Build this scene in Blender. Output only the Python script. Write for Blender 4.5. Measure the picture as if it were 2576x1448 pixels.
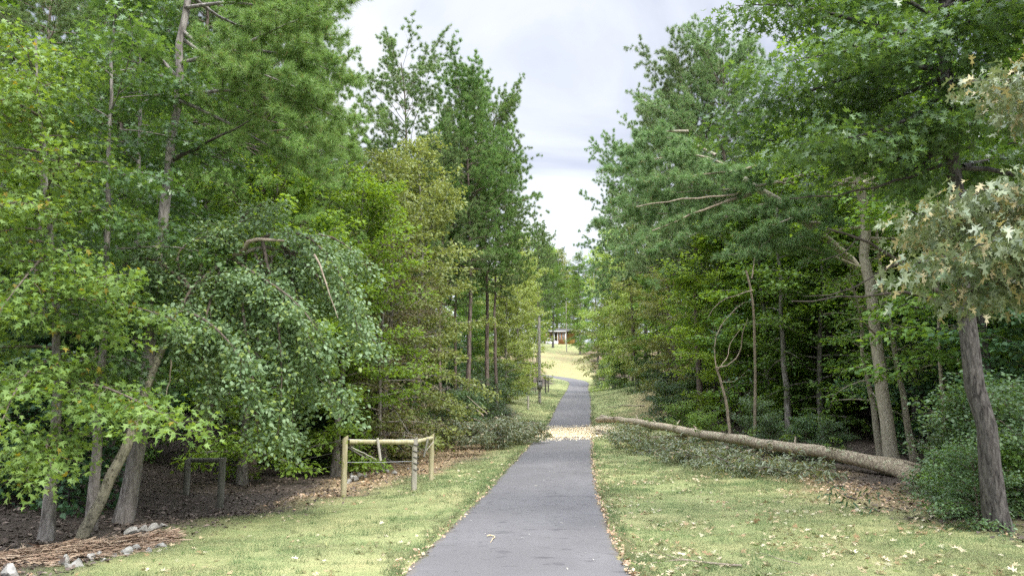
import bpy, math, random
import numpy as np
from mathutils import Vector

for o in list(bpy.data.objects):
    bpy.data.objects.remove(o, do_unlink=True)
SC = bpy.context.scene
COL = SC.collection
R = math.radians

# ------------------------------------------------------------------ camera, sky, sun, exposure
F = 1860.0            # focal length in pixels of a 2575 px wide frame
CX, CY = 1287.5, 724.0
PITCH = R(8.0)
EYE = 2.15
cam_d = bpy.data.cameras.new('camera')
cam_d.sensor_width = 36.0
cam_d.lens = F / 2575.0 * 36.0
cam_d.clip_start = 0.05
cam_d.clip_end = 3000.0
cam = bpy.data.objects.new('camera', cam_d)
COL.objects.link(cam)
cam.location = (0, 0, EYE)
cam.rotation_euler = (R(90) + PITCH, 0, 0)
SC.camera = cam

SUN_EL, SUN_AZ = R(52), R(140)          # azimuth measured from +Y towards +X: behind and to the right of the camera
world = bpy.data.worlds.new('World')
SC.world = world
world.use_nodes = True
nt = world.node_tree
nt.nodes.clear()


def nd(t, kind, **kw):
    n = t.nodes.new(kind)
    for k, v in kw.items():
        if k.startswith('i_'):
            n.inputs[k[2:].replace('_', ' ')].default_value = v
        else:
            setattr(n, k, v)
    return n


def mth(t, op, a, b=None, c=None):
    n = t.nodes.new('ShaderNodeMath')
    n.operation = op
    for i, v in enumerate((a, b, c)):
        if v is None:
            continue
        if hasattr(v, 'is_output'):
            t.links.new(v, n.inputs[i])
        else:
            n.inputs[i].default_value = v
    return n.outputs[0]


def mixc(t, f, a, b, mode='MIX'):
    n = t.nodes.new('ShaderNodeMix')
    n.data_type = 'RGBA'
    n.blend_type = mode
    for i, v in ((0, f), (6, a), (7, b)):
        if hasattr(v, 'is_output'):
            t.links.new(v, n.inputs[i])
        elif i == 0:
            n.inputs[0].default_value = v
        else:
            n.inputs[i].default_value = (v[0], v[1], v[2], 1)
    return n.outputs[2]


def ramp(t, fac, stops):
    n = t.nodes.new('ShaderNodeValToRGB')
    els = n.color_ramp.elements
    while len(els) < len(stops):
        els.new(0.5)
    for e, (p, c) in zip(els, stops):
        e.position = p
        e.color = (c, c, c, 1) if not hasattr(c, '__len__') else (c[0], c[1], c[2], 1)
    t.links.new(fac, n.inputs[0])
    return n.outputs[0]


def noise(t, vec, scale, detail=4, rough=0.55, dist=0.0):
    n = nd(t, 'ShaderNodeTexNoise')
    n.inputs['Scale'].default_value = scale
    n.inputs['Detail'].default_value = detail
    n.inputs['Roughness'].default_value = rough
    n.inputs['Distortion'].default_value = dist
    if vec is not None:
        t.links.new(vec, n.inputs['Vector'])
    return n.outputs[0]


SKY_STRENGTH = 0.1
sky = nd(nt, 'ShaderNodeTexSky', sky_type='NISHITA', sun_disc=False, sun_elevation=SUN_EL, sun_rotation=SUN_AZ)
tc = nd(nt, 'ShaderNodeTexCoord')
sep = nd(nt, 'ShaderNodeSeparateXYZ')
nt.links.new(tc.outputs['Generated'], sep.inputs[0])
zc = mth(nt, 'ADD', mth(nt, 'MAXIMUM', sep.outputs[2], 0.0), 0.22)
comb = nd(nt, 'ShaderNodeCombineXYZ')
nt.links.new(mth(nt, 'DIVIDE', sep.outputs[0], zc), comb.inputs[0])
nt.links.new(mth(nt, 'DIVIDE', sep.outputs[1], zc), comb.inputs[1])
cl = noise(nt, comb.outputs[0], 1.3, 7, 0.52, 0.6)
# grey-lavender undersides and near-white gaps
cloud = ramp(nt, cl, [(0.38, (2.15, 2.32, 2.9)), (0.455, (2.9, 3.06, 3.5)), (0.52, (3.5, 3.65, 3.98)), (0.6, (4.15, 4.2, 4.3))])
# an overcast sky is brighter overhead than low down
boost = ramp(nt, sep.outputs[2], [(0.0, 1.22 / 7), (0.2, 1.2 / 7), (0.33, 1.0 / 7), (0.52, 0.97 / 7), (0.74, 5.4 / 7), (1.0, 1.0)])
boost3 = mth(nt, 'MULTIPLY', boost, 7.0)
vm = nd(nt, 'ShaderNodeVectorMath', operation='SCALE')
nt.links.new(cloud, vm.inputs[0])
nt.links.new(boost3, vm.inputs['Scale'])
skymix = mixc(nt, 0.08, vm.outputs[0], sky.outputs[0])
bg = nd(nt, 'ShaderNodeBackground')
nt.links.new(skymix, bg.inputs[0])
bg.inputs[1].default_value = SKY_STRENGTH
wo = nd(nt, 'ShaderNodeOutputWorld')
nt.links.new(bg.outputs[0], wo.inputs[0])

sun_d = bpy.data.lights.new('sun', 'SUN')
sun_d.energy = 1.3
sun_d.angle = R(10)
sun_d.color = (1.0, 0.96, 0.9)
sun = bpy.data.objects.new('sun', sun_d)
COL.objects.link(sun)
sv = Vector((math.sin(SUN_AZ) * math.cos(SUN_EL), math.cos(SUN_AZ) * math.cos(SUN_EL), math.sin(SUN_EL)))
sun.rotation_euler = (-sv).to_track_quat('-Z', 'Y').to_euler()

SC.view_settings.view_transform = 'Standard'
SC.view_settings.look = 'None'
SC.view_settings.exposure = 1.47
SC.view_settings.gamma = 1.0
SC.render.engine = 'CYCLES'
SC.cycles.max_bounces = 9
SC.cycles.diffuse_bounces = 6
SC.cycles.glossy_bounces = 2
SC.cycles.transmission_bounces = 4
SC.cycles.use_denoising = False

# ------------------------------------------------------------------ pixel helper: where a photo point stands at forward distance d
CP, SP = math.cos(PITCH), math.sin(PITCH)


def P(px, py, d):
    u, v = (px - CX) / F, (CY - py) / F
    dx, dy, dz = u, CP - v * SP, SP + v * CP
    k = d / dy
    return np.array((dx * k, d, EYE + dz * k))


# ------------------------------------------------------------------ mesh building
class Geo:
    def __init__(self):
        self.v, self.f, self.n = [], [], 0

    def add(self, verts, faces):
        verts = np.asarray(verts, dtype=np.float32).reshape(-1, 3)
        faces = np.asarray(faces, dtype=np.int32)
        self.v.append(verts)
        self.f.append(faces + self.n)
        self.n += len(verts)

    def cells(self, verts):
        """verts (N,k,3): N separate polygons of k corners"""
        n, k = verts.shape[:2]
        self.add(verts.reshape(-1, 3), np.arange(n * k).reshape(n, k))

    def tube(self, path, rad, sides=6, rng=None, jit=0.0, cap=True):
        p = np.asarray(path, float)
        n = len(p)
        r = np.broadcast_to(np.asarray(rad, float), (n,)) if np.ndim(rad) == 0 else np.asarray(rad, float)
        t = np.gradient(p, axis=0)
        t /= np.linalg.norm(t, axis=1, keepdims=True) + 1e-9
        d = p[-1] - p[0]
        ref = np.array((1.0, 0.13, 0.0)) if abs(d[2]) > 0.6 * np.linalg.norm(d) else np.array((0.05, 0.03, 1.0))
        a = np.cross(t, ref)
        a /= np.linalg.norm(a, axis=1, keepdims=True) + 1e-9
        b = np.cross(t, a)
        th = np.linspace(0, 2 * np.pi, sides, endpoint=False)
        c, s = np.cos(th), np.sin(th)
        rr = r[:, None] * (1 + (rng.normal(0, jit, (n, sides)) if jit else 0))
        v = p[:, None, :] + rr[..., None] * (a[:, None, :] * c[None, :, None] + b[:, None, :] * s[None, :, None])
        i = np.arange(n - 1)[:, None] * sides
        j = np.arange(sides)[None, :]
        j2 = (j + 1) % sides
        q = np.stack([i + j, i + sides + j, i + sides + j2, i + j2], -1).reshape(-1, 4)
        self.add(v.reshape(-1, 3), q)
        if cap:
            self.add(v[-1], np.arange(sides)[None, ::-1])
            self.add(v[0], np.arange(sides)[None, :])

    def box(self, lo, hi):
        (x0, y0, z0), (x1, y1, z1) = lo, hi
        v = [(x0, y0, z0), (x1, y0, z0), (x1, y1, z0), (x0, y1, z0), (x0, y0, z1), (x1, y0, z1), (x1, y1, z1), (x0, y1, z1)]
        self.add(v, [(0, 3, 2, 1), (4, 5, 6, 7), (0, 1, 5, 4), (1, 2, 6, 5), (2, 3, 7, 6), (3, 0, 4, 7)])

    def build(self, name, mat, parent=None, smooth=False, off=None):
        me = bpy.data.meshes.new(name)
        v = np.concatenate(self.v).astype(np.float32)
        if off is not None:
            v = v - np.asarray(off, np.float32)
        li = np.concatenate([f.ravel() for f in self.f]).astype(np.int32)
        tot = np.concatenate([np.full(len(f), f.shape[1], np.int32) for f in self.f])
        st = np.concatenate(([0], np.cumsum(tot)[:-1])).astype(np.int32)
        me.vertices.add(len(v))
        me.vertices.foreach_set('co', v.ravel())
        me.loops.add(len(li))
        me.loops.foreach_set('vertex_index', li)
        me.polygons.add(len(tot))
        me.polygons.foreach_set('loop_start', st)
        me.polygons.foreach_set('loop_total', tot)
        me.update(calc_edges=True)
        if smooth:
            me.polygons.foreach_set('use_smooth', np.ones(len(tot), bool))
        me.materials.append(mat)
        o = bpy.data.objects.new(name, me)
        COL.objects.link(o)
        if parent is not None:
            o.parent = parent
        return o


def tag(o, label=None, cat=None, group=None, kind=None):
    if label: o['label'] = label
    if cat: o['category'] = cat
    if group: o['group'] = group
    if kind: o['kind'] = kind
    return o


def empty(name, loc, label=None, cat=None, group=None):
    o = bpy.data.objects.new(name, None)
    o.empty_display_size = 0.2
    COL.objects.link(o)
    o.location = [float(c) for c in loc]
    return tag(o, label, cat, group)


# ------------------------------------------------------------------ value noise for masks and bumps
_ng = np.random.default_rng(5).random((256, 256))


def vnoise(x, y, sc):
    x = np.asarray(x, float) * sc + 311.7
    y = np.asarray(y, float) * sc + 173.3
    xi, yi = np.floor(x).astype(int), np.floor(y).astype(int)
    fx, fy = x - xi, y - yi
    fx, fy = fx * fx * (3 - 2 * fx), fy * fy * (3 - 2 * fy)
    g = lambda a, b: _ng[a & 255, b & 255]
    return (g(xi, yi) * (1 - fx) + g(xi + 1, yi) * fx) * (1 - fy) + (g(xi, yi + 1) * (1 - fx) + g(xi + 1, yi + 1) * fx) * fy


def fbm(x, y, sc, o=4):
    s, a, tot = 0, 1.0, 0
    for k in range(o):
        s = s + a * vnoise(x, y, sc * 2 ** k)
        tot += a
        a *= 0.5
    return s / tot


# ------------------------------------------------------------------ the lie of the land, read off the photograph
EDGES = [(1448, 1015, 1585), (1400, 1064, 1562), (1346, 1116, 1535), (1258, 1209, 1504), (1166, 1288, 1488), (1094, 1357, 1486),
         (1065, 1381, 1486), (1030, 1398, 1485.5), (1006, 1410, 1485), (980, 1427, 1479)]
RW = 3.0
pts = []
for y, a, b in EDGES:
    k = RW * F / (b - a)
    u, v = ((a + b) / 2 - CX) / F, (CY - y) / F
    pts.append((u * k, (CP - v * SP) * k, EYE + (SP + v * CP) * k))
pts += [tuple(P(1455, 962, 121)), tuple(P(1446, 955, 128))]
cy = np.array([-60.0] + [p[1] for p in pts])
cxs = np.array([pts[0][0] * 0.9] + [p[0] for p in pts])
czs = np.array([-0.05] + [p[2] for p in pts])
czs = np.concatenate((czs, [P(1446, 943, 136)[2], P(1446, 915, 156)[2], P(1446, 888, 180)[2], P(1420, 866, 200)[2], P(1420, 862, 225)[2], 17.5, 17.5]))
cyz = np.concatenate((cy, [136, 156, 180, 200, 225, 300, 700]))
OFF_Y = [-60, 8, 12, 20, 30, 45, 60, 80, 110, 140, 200, 700]
OFF_L_S = [0, 2, 6, 9, 14, 25, 60, 200]
OFF_L = [
    [0, 0, -.1, -.3, -.2, 1.2, 5, 12], [0, 0, -.1, -.35, -.25, 1.2, 5, 12], [0, 0, -.06, -.15, -.1, 1.3, 5, 12], [0, 0, -.1, -.08, .05, 1.8, 6, 12],
    [0, -.05, -.25, -.35, 0, 2.1, 6, 12], [0, 0, -.2, -.3, .5, 2.2, 6, 12], [0, .1, .5, .8, 1.3, 2.6, 6, 12], [0, .1, .5, .8, 1.4, 3, 6, 12],
    [0, .1, .4, .7, 1.2, 2, 5, 8], [0, 0, .2, .4, .6, 1, 3, 5], [0, 0, 0, 0, 0, 0, 0, 0], [0, 0, 0, 0, 0, 0, 0, 0]]
OFF_R_S = [0, 2, 5, 8, 12, 20, 40, 200]
OFF_R = [
    [0, 0, .1, .25, .6, 1.5, 3, 8], [0, 0, .1, .25, .6, 1.5, 3, 8], [0, 0, .1, .25, .6, 1.5, 3, 8], [0, 0, .1, .18, .3, 1.2, 3, 8],
    [0, 0, .1, .25, .5, 1.3, 3, 8], [0, .05, .3, .9, 1.2, 2, 3, 8], [0, .15, .9, 1.8, 2.2, 3, 4, 8], [0, .2, .9, 1.5, 2, 3, 4, 8],
    [0, .2, .6, .8, 1, 2, 4, 8], [0, 0, .2, .3, .5, 1, 2, 4], [0, 0, 0, 0, 0, 0, 0, 0], [0, 0, 0, 0, 0, 0, 0, 0]]


def xc(y):
    return np.interp(y, cy, cxs)


def _tab(S, T, s, y):
    s, y = np.asarray(s, float), np.asarray(y, float)
    T = np.array(T, float)
    iy = np.clip(np.searchsorted(OFF_Y, y) - 1, 0, len(OFF_Y) - 2)
    fy = np.clip((y - np.array(OFF_Y)[iy]) / np.diff(OFF_Y)[iy], 0, 1)
    out = np.zeros_like(s)
    for k in range(len(OFF_Y)):
        w = np.where(iy == k, 1 - fy, 0) + np.where(iy == k - 1, fy, 0)
        if np.any(w):
            out += w * np.interp(s, S, T[k])
    return out


GX = np.arange(-170, 171, 1.0)
GY = np.arange(-45, 421, 1.0)
_yy, _xx = np.meshgrid(GY, GX, indexing='ij')
_s = _xx - xc(_yy)
GZ = np.interp(_yy, cyz, czs) + np.where(_s < 0, _tab(OFF_L_S, OFF_L, np.abs(_s), _yy), _tab(OFF_R_S, OFF_R, np.abs(_s), _yy))
for _ in range(3):
    Zp = np.pad(GZ, 1, mode='edge')
    GZ = (Zp[:-2, 1:-1] + Zp[2:, 1:-1] + Zp[1:-1, :-2] + Zp[1:-1, 2:] + 2 * GZ) / 6.0


def tz(x, y):
    x, y = np.asarray(x, float), np.asarray(y, float)
    fx = np.clip(x - GX[0], 0, len(GX) - 1.001)
    fy = np.clip(y - GY[0], 0, len(GY) - 1.001)
    i, j = fy.astype(int), fx.astype(int)
    a, b = fy - i, fx - j
    z = (GZ[i, j] * (1 - b) + GZ[i, j + 1] * b) * (1 - a) + (GZ[i + 1, j] * (1 - b) + GZ[i + 1, j + 1] * b) * a
    return z


# the driveway's centre line, as a path that swings left at the foot of the far lawn
rp = np.array([(float(xc(y)), y) for y in np.arange(-30, 112, 1.0)])
tail = [tuple(P(q, w, d)[:2]) for q, w, d in ((1457, 962, 118), (1450, 957, 124), (1432, 951, 128.5), (1400, 946, 131.5), (1360, 942, 133.5), (1300, 938, 135), (1220, 934, 136))]
rp = np.concatenate((rp, np.array(tail)))
_seg = np.concatenate(([0], np.cumsum(np.linalg.norm(np.diff(rp, axis=0), axis=1))))
_u = np.arange(0, _seg[-1], 0.5)
ROAD = np.stack((np.interp(_u, _seg, rp[:, 0]), np.interp(_u, _seg, rp[:, 1])), 1)
for _ in range(12):
    ROAD[1:-1] = 0.25 * ROAD[:-2] + 0.5 * ROAD[1:-1] + 0.25 * ROAD[2:]


def road_dist(x, y):
    x, y = np.asarray(x, float).ravel(), np.asarray(y, float).ravel()
    out = np.full(len(x), 50.0)
    near = np.abs(x - xc(y)) < 26
    idx = np.nonzero(near)[0]
    Rd = ROAD[::2]
    for k in range(0, len(idx), 4000):
        q = idx[k:k + 4000]
        out[q] = np.sqrt(((x[q, None] - Rd[None, :, 0]) ** 2 + (y[q, None] - Rd[None, :, 1]) ** 2).min(1))
    return out


EDGE_Y = [-60, 8, 12, 17, 21, 27, 33, 43, 55, 70, 90, 110, 125, 135, 160, 200, 260, 700]
LAWN_L = [7.5, 7.2, 6.9, 6.1, 5.2, 4.2, 3.4, 3.0, 4.0, 6.0, 5.5, 4.5, 4.0, 5, 5, 8, 30, 30]
LAWN_R = [8.5, 8.2, 7.9, 7.6, 7.4, 7.2, 6.8, 6.6, 7.4, 8.2, 6.0, 4.0, 3.0, 4, 6, 8, 30, 30]


def lawn_mask(x, y):
    """1 on the lawn, 0 on the forest floor, with a ragged edge"""
    s = x - xc(y)
    n = (fbm(x, y, 0.7, 4) - 0.5) * 3.2
    dl = s + np.interp(y, EDGE_Y, LAWN_L)
    dr = np.interp(y, EDGE_Y, LAWN_R) - s
    return np.clip((np.minimum(dl, dr) + n * 0.8) / 1.1 + 0.5, 0, 1)


# ------------------------------------------------------------------ materials
def newmat(name):
    m = bpy.data.materials.new(name)
    m.use_nodes = True
    t = m.node_tree
    t.nodes.clear()
    out = nd(t, 'ShaderNodeOutputMaterial')
    return m, t, out


def leaf_mat(name, c1, c2, trans=0.35, tcol=None, rough=0.5, spec=0.26, clump=0.55, rare=None, vary=0.18):
    """c1..c2 run from leaf to leaf, a soft noise makes lighter and darker clumps; rare = (colour, share) of turned leaves"""
    m, t, out = newmat(name)
    geo = nd(t, 'ShaderNodeNewGeometry')
    oi = nd(t, 'ShaderNodeObjectInfo')
    tco = nd(t, 'ShaderNodeTexCoord')
    rnd = geo.outputs['Random Per Island']
    n = noise(t, tco.outputs['Object'], clump, 3)
    f = mth(t, 'ADD', mth(t, 'MULTIPLY', rnd, 0.55), mth(t, 'MULTIPLY', mth(t, 'SUBTRACT', n, 0.25), 0.9))
    f = mth(t, 'MINIMUM', mth(t, 'MAXIMUM', f, 0.0), 1.0)
    c = mixc(t, f, c1, c2)
    if rare:
        r2 = mth(t, 'FRACT', mth(t, 'MULTIPLY', rnd, 37.7))
        c = mixc(t, mth(t, 'LESS_THAN', r2, rare[1]), c, rare[0])
    hs = nd(t, 'ShaderNodeHueSaturation')
    t.links.new(c, hs.inputs['Color'])
    t.links.new(mth(t, 'ADD', 0.488, mth(t, 'MULTIPLY', oi.outputs['Random'], 0.024)), hs.inputs['Hue'])
    t.links.new(mth(t, 'ADD', 1.0 - vary, mth(t, 'MULTIPLY', mth(t, 'FRACT', mth(t, 'MULTIPLY', oi.outputs['Random'], 13.3)), 2 * vary)), hs.inputs['Value'])
    p = nd(t, 'ShaderNodeBsdfPrincipled')
    t.links.new(hs.outputs[0], p.inputs['Base Color'])
    p.inputs['Roughness'].default_value = rough
    p.inputs['Specular IOR Level'].default_value = spec
    tr = nd(t, 'ShaderNodeBsdfTranslucent')
    warm = mixc(t, 1.0, hs.outputs[0], tcol or (1.5, 1.4, 0.45), 'MULTIPLY')
    t.links.new(warm, tr.inputs[0])
    mx = nd(t, 'ShaderNodeMixShader')
    mx.inputs[0].default_value = trans
    t.links.new(p.outputs[0], mx.inputs[1])
    t.links.new(tr.outputs[0], mx.inputs[2])
    t.links.new(mx.outputs[0], out.inputs[0])
    return m


def bark_mat(name, c1, c2, scale=6.0, stretch=0.16, bump=0.6, spots=None, bands=None):
    m, t, out = newmat(name)
    tco = nd(t, 'ShaderNodeTexCoord')
    mp = nd(t, 'ShaderNodeMapping')
    mp.inputs['Scale'].default_value = (1, 1, stretch)
    t.links.new(tco.outputs['Object'], mp.inputs[0])
    n1 = noise(t, mp.outputs[0], scale, 6, 0.65, 0.6)
    n2 = noise(t, tco.outputs['Object'], scale * 0.35, 3)
    f = ramp(t, n1, [(0.36, 0), (0.64, 1)])
    c = mixc(t, f, c1, c2)
    c = mixc(t, mth(t, 'MULTIPLY', n2, 0.35), c, tuple(0.7 * a + 0.3 * b for a, b in zip(c1, c2)))
    if spots:
        n3 = noise(t, tco.outputs['Object'], spots[1], 4, 0.6)
        c = mixc(t, ramp(t, n3, [(spots[2], 0), (spots[2] + 0.07, 1)]), c, spots[0])
    p = nd(t, 'ShaderNodeBsdfPrincipled')
    t.links.new(c, p.inputs['Base Color'])
    p.inputs['Roughness'].default_value = 0.9
    p.inputs['Specular IOR Level'].default_value = 0.15
    b = nd(t, 'ShaderNodeBump')
    b.inputs['Strength'].default_value = bump
    b.inputs['Distance'].default_value = 0.03
    t.links.new(n1, b.inputs['Height'])
    t.links.new(b.outputs[0], p.inputs['Normal'])
    t.links.new(p.outputs[0], out.inputs[0])
    return m


def plain_mat(name, c, rough=0.7, var=0.15, scale=8.0, c2=None, metallic=0.0, island=0.0, bump=0.0):
    m, t, out = newmat(name)
    tco = nd(t, 'ShaderNodeTexCoord')
    n = noise(t, tco.outputs['Object'], scale, 4)
    c2 = c2 or tuple(max(0, a * (1 - 2 * var)) for a in c)
    f = ramp(t, n, [(0.35, 0), (0.65, 1)])
    if island:
        geo = nd(t, 'ShaderNodeNewGeometry')
        f = mth(t, 'ADD', mth(t, 'MULTIPLY', f, 1 - island), mth(t, 'MULTIPLY', geo.outputs['Random Per Island'], island))
    col = mixc(t, f, c, c2)
    p = nd(t, 'ShaderNodeBsdfPrincipled')
    t.links.new(col, p.inputs['Base Color'])
    p.inputs['Roughness'].default_value = rough
    p.inputs['Metallic'].default_value = metallic
    p.inputs['Specular IOR Level'].default_value = 0.3
    if bump:
        b = nd(t, 'ShaderNodeBump')
        b.inputs['Strength'].default_value = bump
        b.inputs['Distance'].default_value = 0.02
        t.links.new(n, b.inputs['Height'])
        t.links.new(b.outputs[0], p.inputs['Normal'])
    t.links.new(p.outputs[0], out.inputs[0])
    return m


def multi_mat(name, cols, rough=0.8, trans=0.0):
    """each island takes one of several colours"""
    m, t, out = newmat(name)
    geo = nd(t, 'ShaderNodeNewGeometry')
    n = nd(t, 'ShaderNodeValToRGB')
    n.color_ramp.interpolation = 'LINEAR'
    els = n.color_ramp.elements
    while len(els) < len(cols):
        els.new(0.5)
    for i, (e, c) in enumerate(zip(els, cols)):
        e.position = i / (len(cols) - 1)
        e.color = (*c, 1)
    t.links.new(geo.outputs['Random Per Island'], n.inputs[0])
    p = nd(t, 'ShaderNodeBsdfPrincipled')
    t.links.new(n.outputs[0], p.inputs['Base Color'])
    p.inputs['Roughness'].default_value = rough
    p.inputs['Specular IOR Level'].default_value = 0.25
    sh = p.outputs[0]
    if trans:
        tr = nd(t, 'ShaderNodeBsdfTranslucent')
        t.links.new(n.outputs[0], tr.inputs[0])
        mx = nd(t, 'ShaderNodeMixShader')
        mx.inputs[0].default_value = trans
        t.links.new(sh, mx.inputs[1])
        t.links.new(tr.outputs[0], mx.inputs[2])
        sh = mx.outputs[0]
    t.links.new(sh, out.inputs[0])
    return m


M = {}
M['gum'] = leaf_mat('gum_leaf', (0.0779, 0.172, 0.0412), (0.246, 0.381, 0.101), 0.38, rare=((.32, .28, .05), .02))
M['silver'] = leaf_mat('silver_leaf', (.14, .235, .1), (.36, .47, .26), 0.3, tcol=(1.2, 1.2, .6), rough=0.5, spec=0.35, rare=((.27, .34, .08), .12))
M['oak'] = leaf_mat('oak_leaf', (0.03, 0.08, 0.0256), (0.14, 0.24, 0.0838), 0.35, rough=0.4, spec=0.5)
M['oak_pale'] = leaf_mat('pale_oak_leaf', (.055, .1, .035), (.31, .34, .18), 0.2, tcol=(1.1, 1.1, .7), rough=0.4, spec=0.5, rare=((.38, .31, .15), .16))
M['mid'] = leaf_mat('mid_leaf', (0.0584, 0.135, 0.0301), (0.195, 0.307, 0.0737), 0.38)
M['bright'] = leaf_mat('bright_leaf', (0.11, 0.214, 0.0363), (0.273, 0.405, 0.0726), 0.42)
M['yellow'] = leaf_mat('yellow_leaf', (.22, .31, .085), (.45, .53, .19), 0.4, tcol=(1.3, 1.25, .6))
M['olive'] = leaf_mat('olive_leaf', (0.143, 0.184, 0.056), (0.311, 0.343, 0.117), 0.35, tcol=(1.3, 1.2, .6))
M['brown'] = leaf_mat('brown_leaf', (0.106, 0.106, 0.0531), (0.236, 0.201, 0.118), 0.25, tcol=(1.3, 1.1, .7))
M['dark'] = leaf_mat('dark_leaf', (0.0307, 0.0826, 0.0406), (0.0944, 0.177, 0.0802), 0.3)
M['wilt'] = leaf_mat('wilted_leaf', (0.0885, 0.118, 0.059), (0.236, 0.271, 0.175), 0.22, rough=0.45, spec=0.5, rare=((.3, .25, .14), .08))
M['bush'] = leaf_mat('bush_leaf', (.045, .09, .038), (.14, .22, .09), 0.3, spec=0.5)
M['pine'] = leaf_mat('pine_needle', (0.0841, 0.162, 0.0593), (0.264, 0.38, 0.14), 0.25, tcol=(1.2, 1.2, .7), clump=0.6, rare=((.3, .21, .08), .035))
M['pine_bright'] = leaf_mat('bright_pine_needle', (0.103, 0.201, 0.0561), (0.325, 0.468, 0.144), 0.28, tcol=(1.2, 1.2, .7), clump=0.6, rare=((.3, .21, .08), .035))
M['pine_grey'] = leaf_mat('grey_pine_needle', (0.0929, 0.166, 0.0618), (0.306, 0.428, 0.181), 0.22, tcol=(1.1, 1.15, .8), clump=0.6, rare=((.3, .21, .08), .035))
M['bark_pine'] = bark_mat('pine_bark', (.06, .045, .038), (.3, .24, .2), 9, .22)
M['bark_grey'] = bark_mat('grey_bark', (.09, .08, .07), (.36, .33, .3), 10, .25, 1.0)
M['bark_dark'] = bark_mat('dark_bark', (.02, .018, .017), (.17, .155, .142), 22, .22, 1.0)
M['bark_lichen'] = bark_mat('lichen_bark', (.13, .12, .09), (.36, .33, .24), 12, .5, spots=((.07, .065, .045), 16, .56))
M['bark_pale'] = bark_mat('pale_bark', (.24, .21, .15), (.46, .42, .33), 14, .6, spots=((.13, .12, .09), 18, .6))
M['bark_log'] = bark_mat('log_bark', (.11, .083, .057), (.54, .46, .34), 15, .8, 0.8, spots=((.38, .39, .26), 7, .57))
M['twig'] = bark_mat('twig_bark', (.07, .055, .045), (.2, .165, .13), 9, .5, 0.2)
M['dead'] = bark_mat('dead_wood', (.2, .16, .12), (.42, .35, .27), 12, .5, 0.3)
M['dead_dark'] = bark_mat('dark_dead_wood', (.03, .026, .022), (.1, .085, .07), 9, .5, 0.3)
M['cut'] = plain_mat('fresh_cut_wood', (.72, .56, .34), 0.8, .1, 30)
M['stone'] = plain_mat('pale_stone', (.4, .385, .35), 0.9, .28, 6, bump=0.9)
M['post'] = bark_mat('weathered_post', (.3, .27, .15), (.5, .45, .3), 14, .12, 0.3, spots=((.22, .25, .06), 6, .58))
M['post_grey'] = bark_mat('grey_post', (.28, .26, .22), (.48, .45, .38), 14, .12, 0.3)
M['post_dark'] = bark_mat('shaded_post', (.1, .1, .08), (.22, .21, .17), 14, .12, 0.3)  # darker post wood: shade on the brace is put into its colour
M['wire'] = plain_mat('galvanised_wire', (.45, .46, .47), 0.4, .05, 20, metallic=0.7)
M['rust'] = plain_mat('dark_wire', (.05, .045, .04), 0.6, .1, 20)

# ------------------------------------------------------------------ ground
rng = np.random.default_rng(11)
ys = [-30.0]
while ys[-1] < 420:
    y = ys[-1]
    ys.append(y + (0.9 if y < 5 else (0.16 if y < 20 else min(0.16 + (y - 20) * 0.012, 6.0))))
ys = np.array(ys)
ss = [0.0]
while ss[-1] < 170:
    a = ss[-1]
    ss.append(a + (0.09 if a < 2.2 else min(0.09 + (a - 2.2) * 0.03, 8.0)))
ss = np.array(ss)
ss = np.concatenate((-ss[:0:-1], ss))
Y, S = np.meshgrid(ys, ss, indexing='ij')
X = S + xc(Y)
RDf = road_dist(X, Y)
LM = lawn_mask(X, Y).ravel()
Z = tz(X, Y).ravel()
amp = np.where(RDf < 1.7, 0.15, 1.0)
Z = Z + amp * ((fbm(X, Y, 0.9, 4).ravel() - 0.5) * 0.10 + (1 - LM) * (fbm(X, Y, 0.35, 4).ravel() - 0.5) * 0.35)
Z = Z - 0.06 * np.clip((1.6 - RDf) / 0.1, 0, 1) + 0.012
ny, ns = Y.shape
g = Geo()
i = (np.arange(ny - 1)[:, None] * ns + np.arange(ns - 1)[None, :]).ravel()
g.add(np.stack((X.ravel(), Y.ravel(), Z), 1), np.stack((i, i + 1, i + ns + 1, i + ns), 1))

m, t, out = newmat('ground_soil')
at = nd(t, 'ShaderNodeAttribute', attribute_name='lawn')
at2 = nd(t, 'ShaderNodeAttribute', attribute_name='bare')
tco = nd(t, 'ShaderNodeTexCoord')
ob = tco.outputs['Object']
n_big = noise(t, ob, 0.35, 4)
n_mid = noise(t, ob, 2.2, 5, 0.65)
n_fine = noise(t, ob, 26, 5, 0.7)
grass_a = mixc(t, ramp(t, n_mid, [(0.35, 0), (0.65, 1)]), (.19, .24, .095), (.33, .33, .155))
grass_c = mixc(t, mth(t, 'MULTIPLY', ramp(t, n_fine, [(0.3, 0), (0.7, 1)]), .55), grass_a, (.19, .22, .09))
grass_c = mixc(t, mth(t, 'MULTIPLY', ramp(t, n_big, [(0.45, 0), (0.7, 1)]), .45), grass_c, (.42, .36, .18))
floor_a = mixc(t, ramp(t, n_fine, [(0.3, 0), (0.7, 1)]), (.032, .026, .021), (.115, .094, .077))
floor_c = mixc(t, mth(t, 'MULTIPLY', n_mid, .6), floor_a, (.075, .062, .05))
bare_c = mixc(t, ramp(t, n_fine, [(0.3, 0), (0.7, 1)]), (.21, .15, .08), (.36, .28, .165))
c = mixc(t, at.outputs['Fac'], floor_c, grass_c)
c = mixc(t, at2.outputs['Fac'], c, bare_c)
p = nd(t, 'ShaderNodeBsdfPrincipled')
t.links.new(c, p.inputs['Base Color'])
p.inputs['Roughness'].default_value = 0.95
p.inputs['Specular IOR Level'].default_value = 0.1
b = nd(t, 'ShaderNodeBump')
b.inputs['Strength'].default_value = 0.8
b.inputs['Distance'].default_value = 0.04
t.links.new(n_fine, b.inputs['Height'])
t.links.new(b.outputs[0], p.inputs['Normal'])
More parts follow.
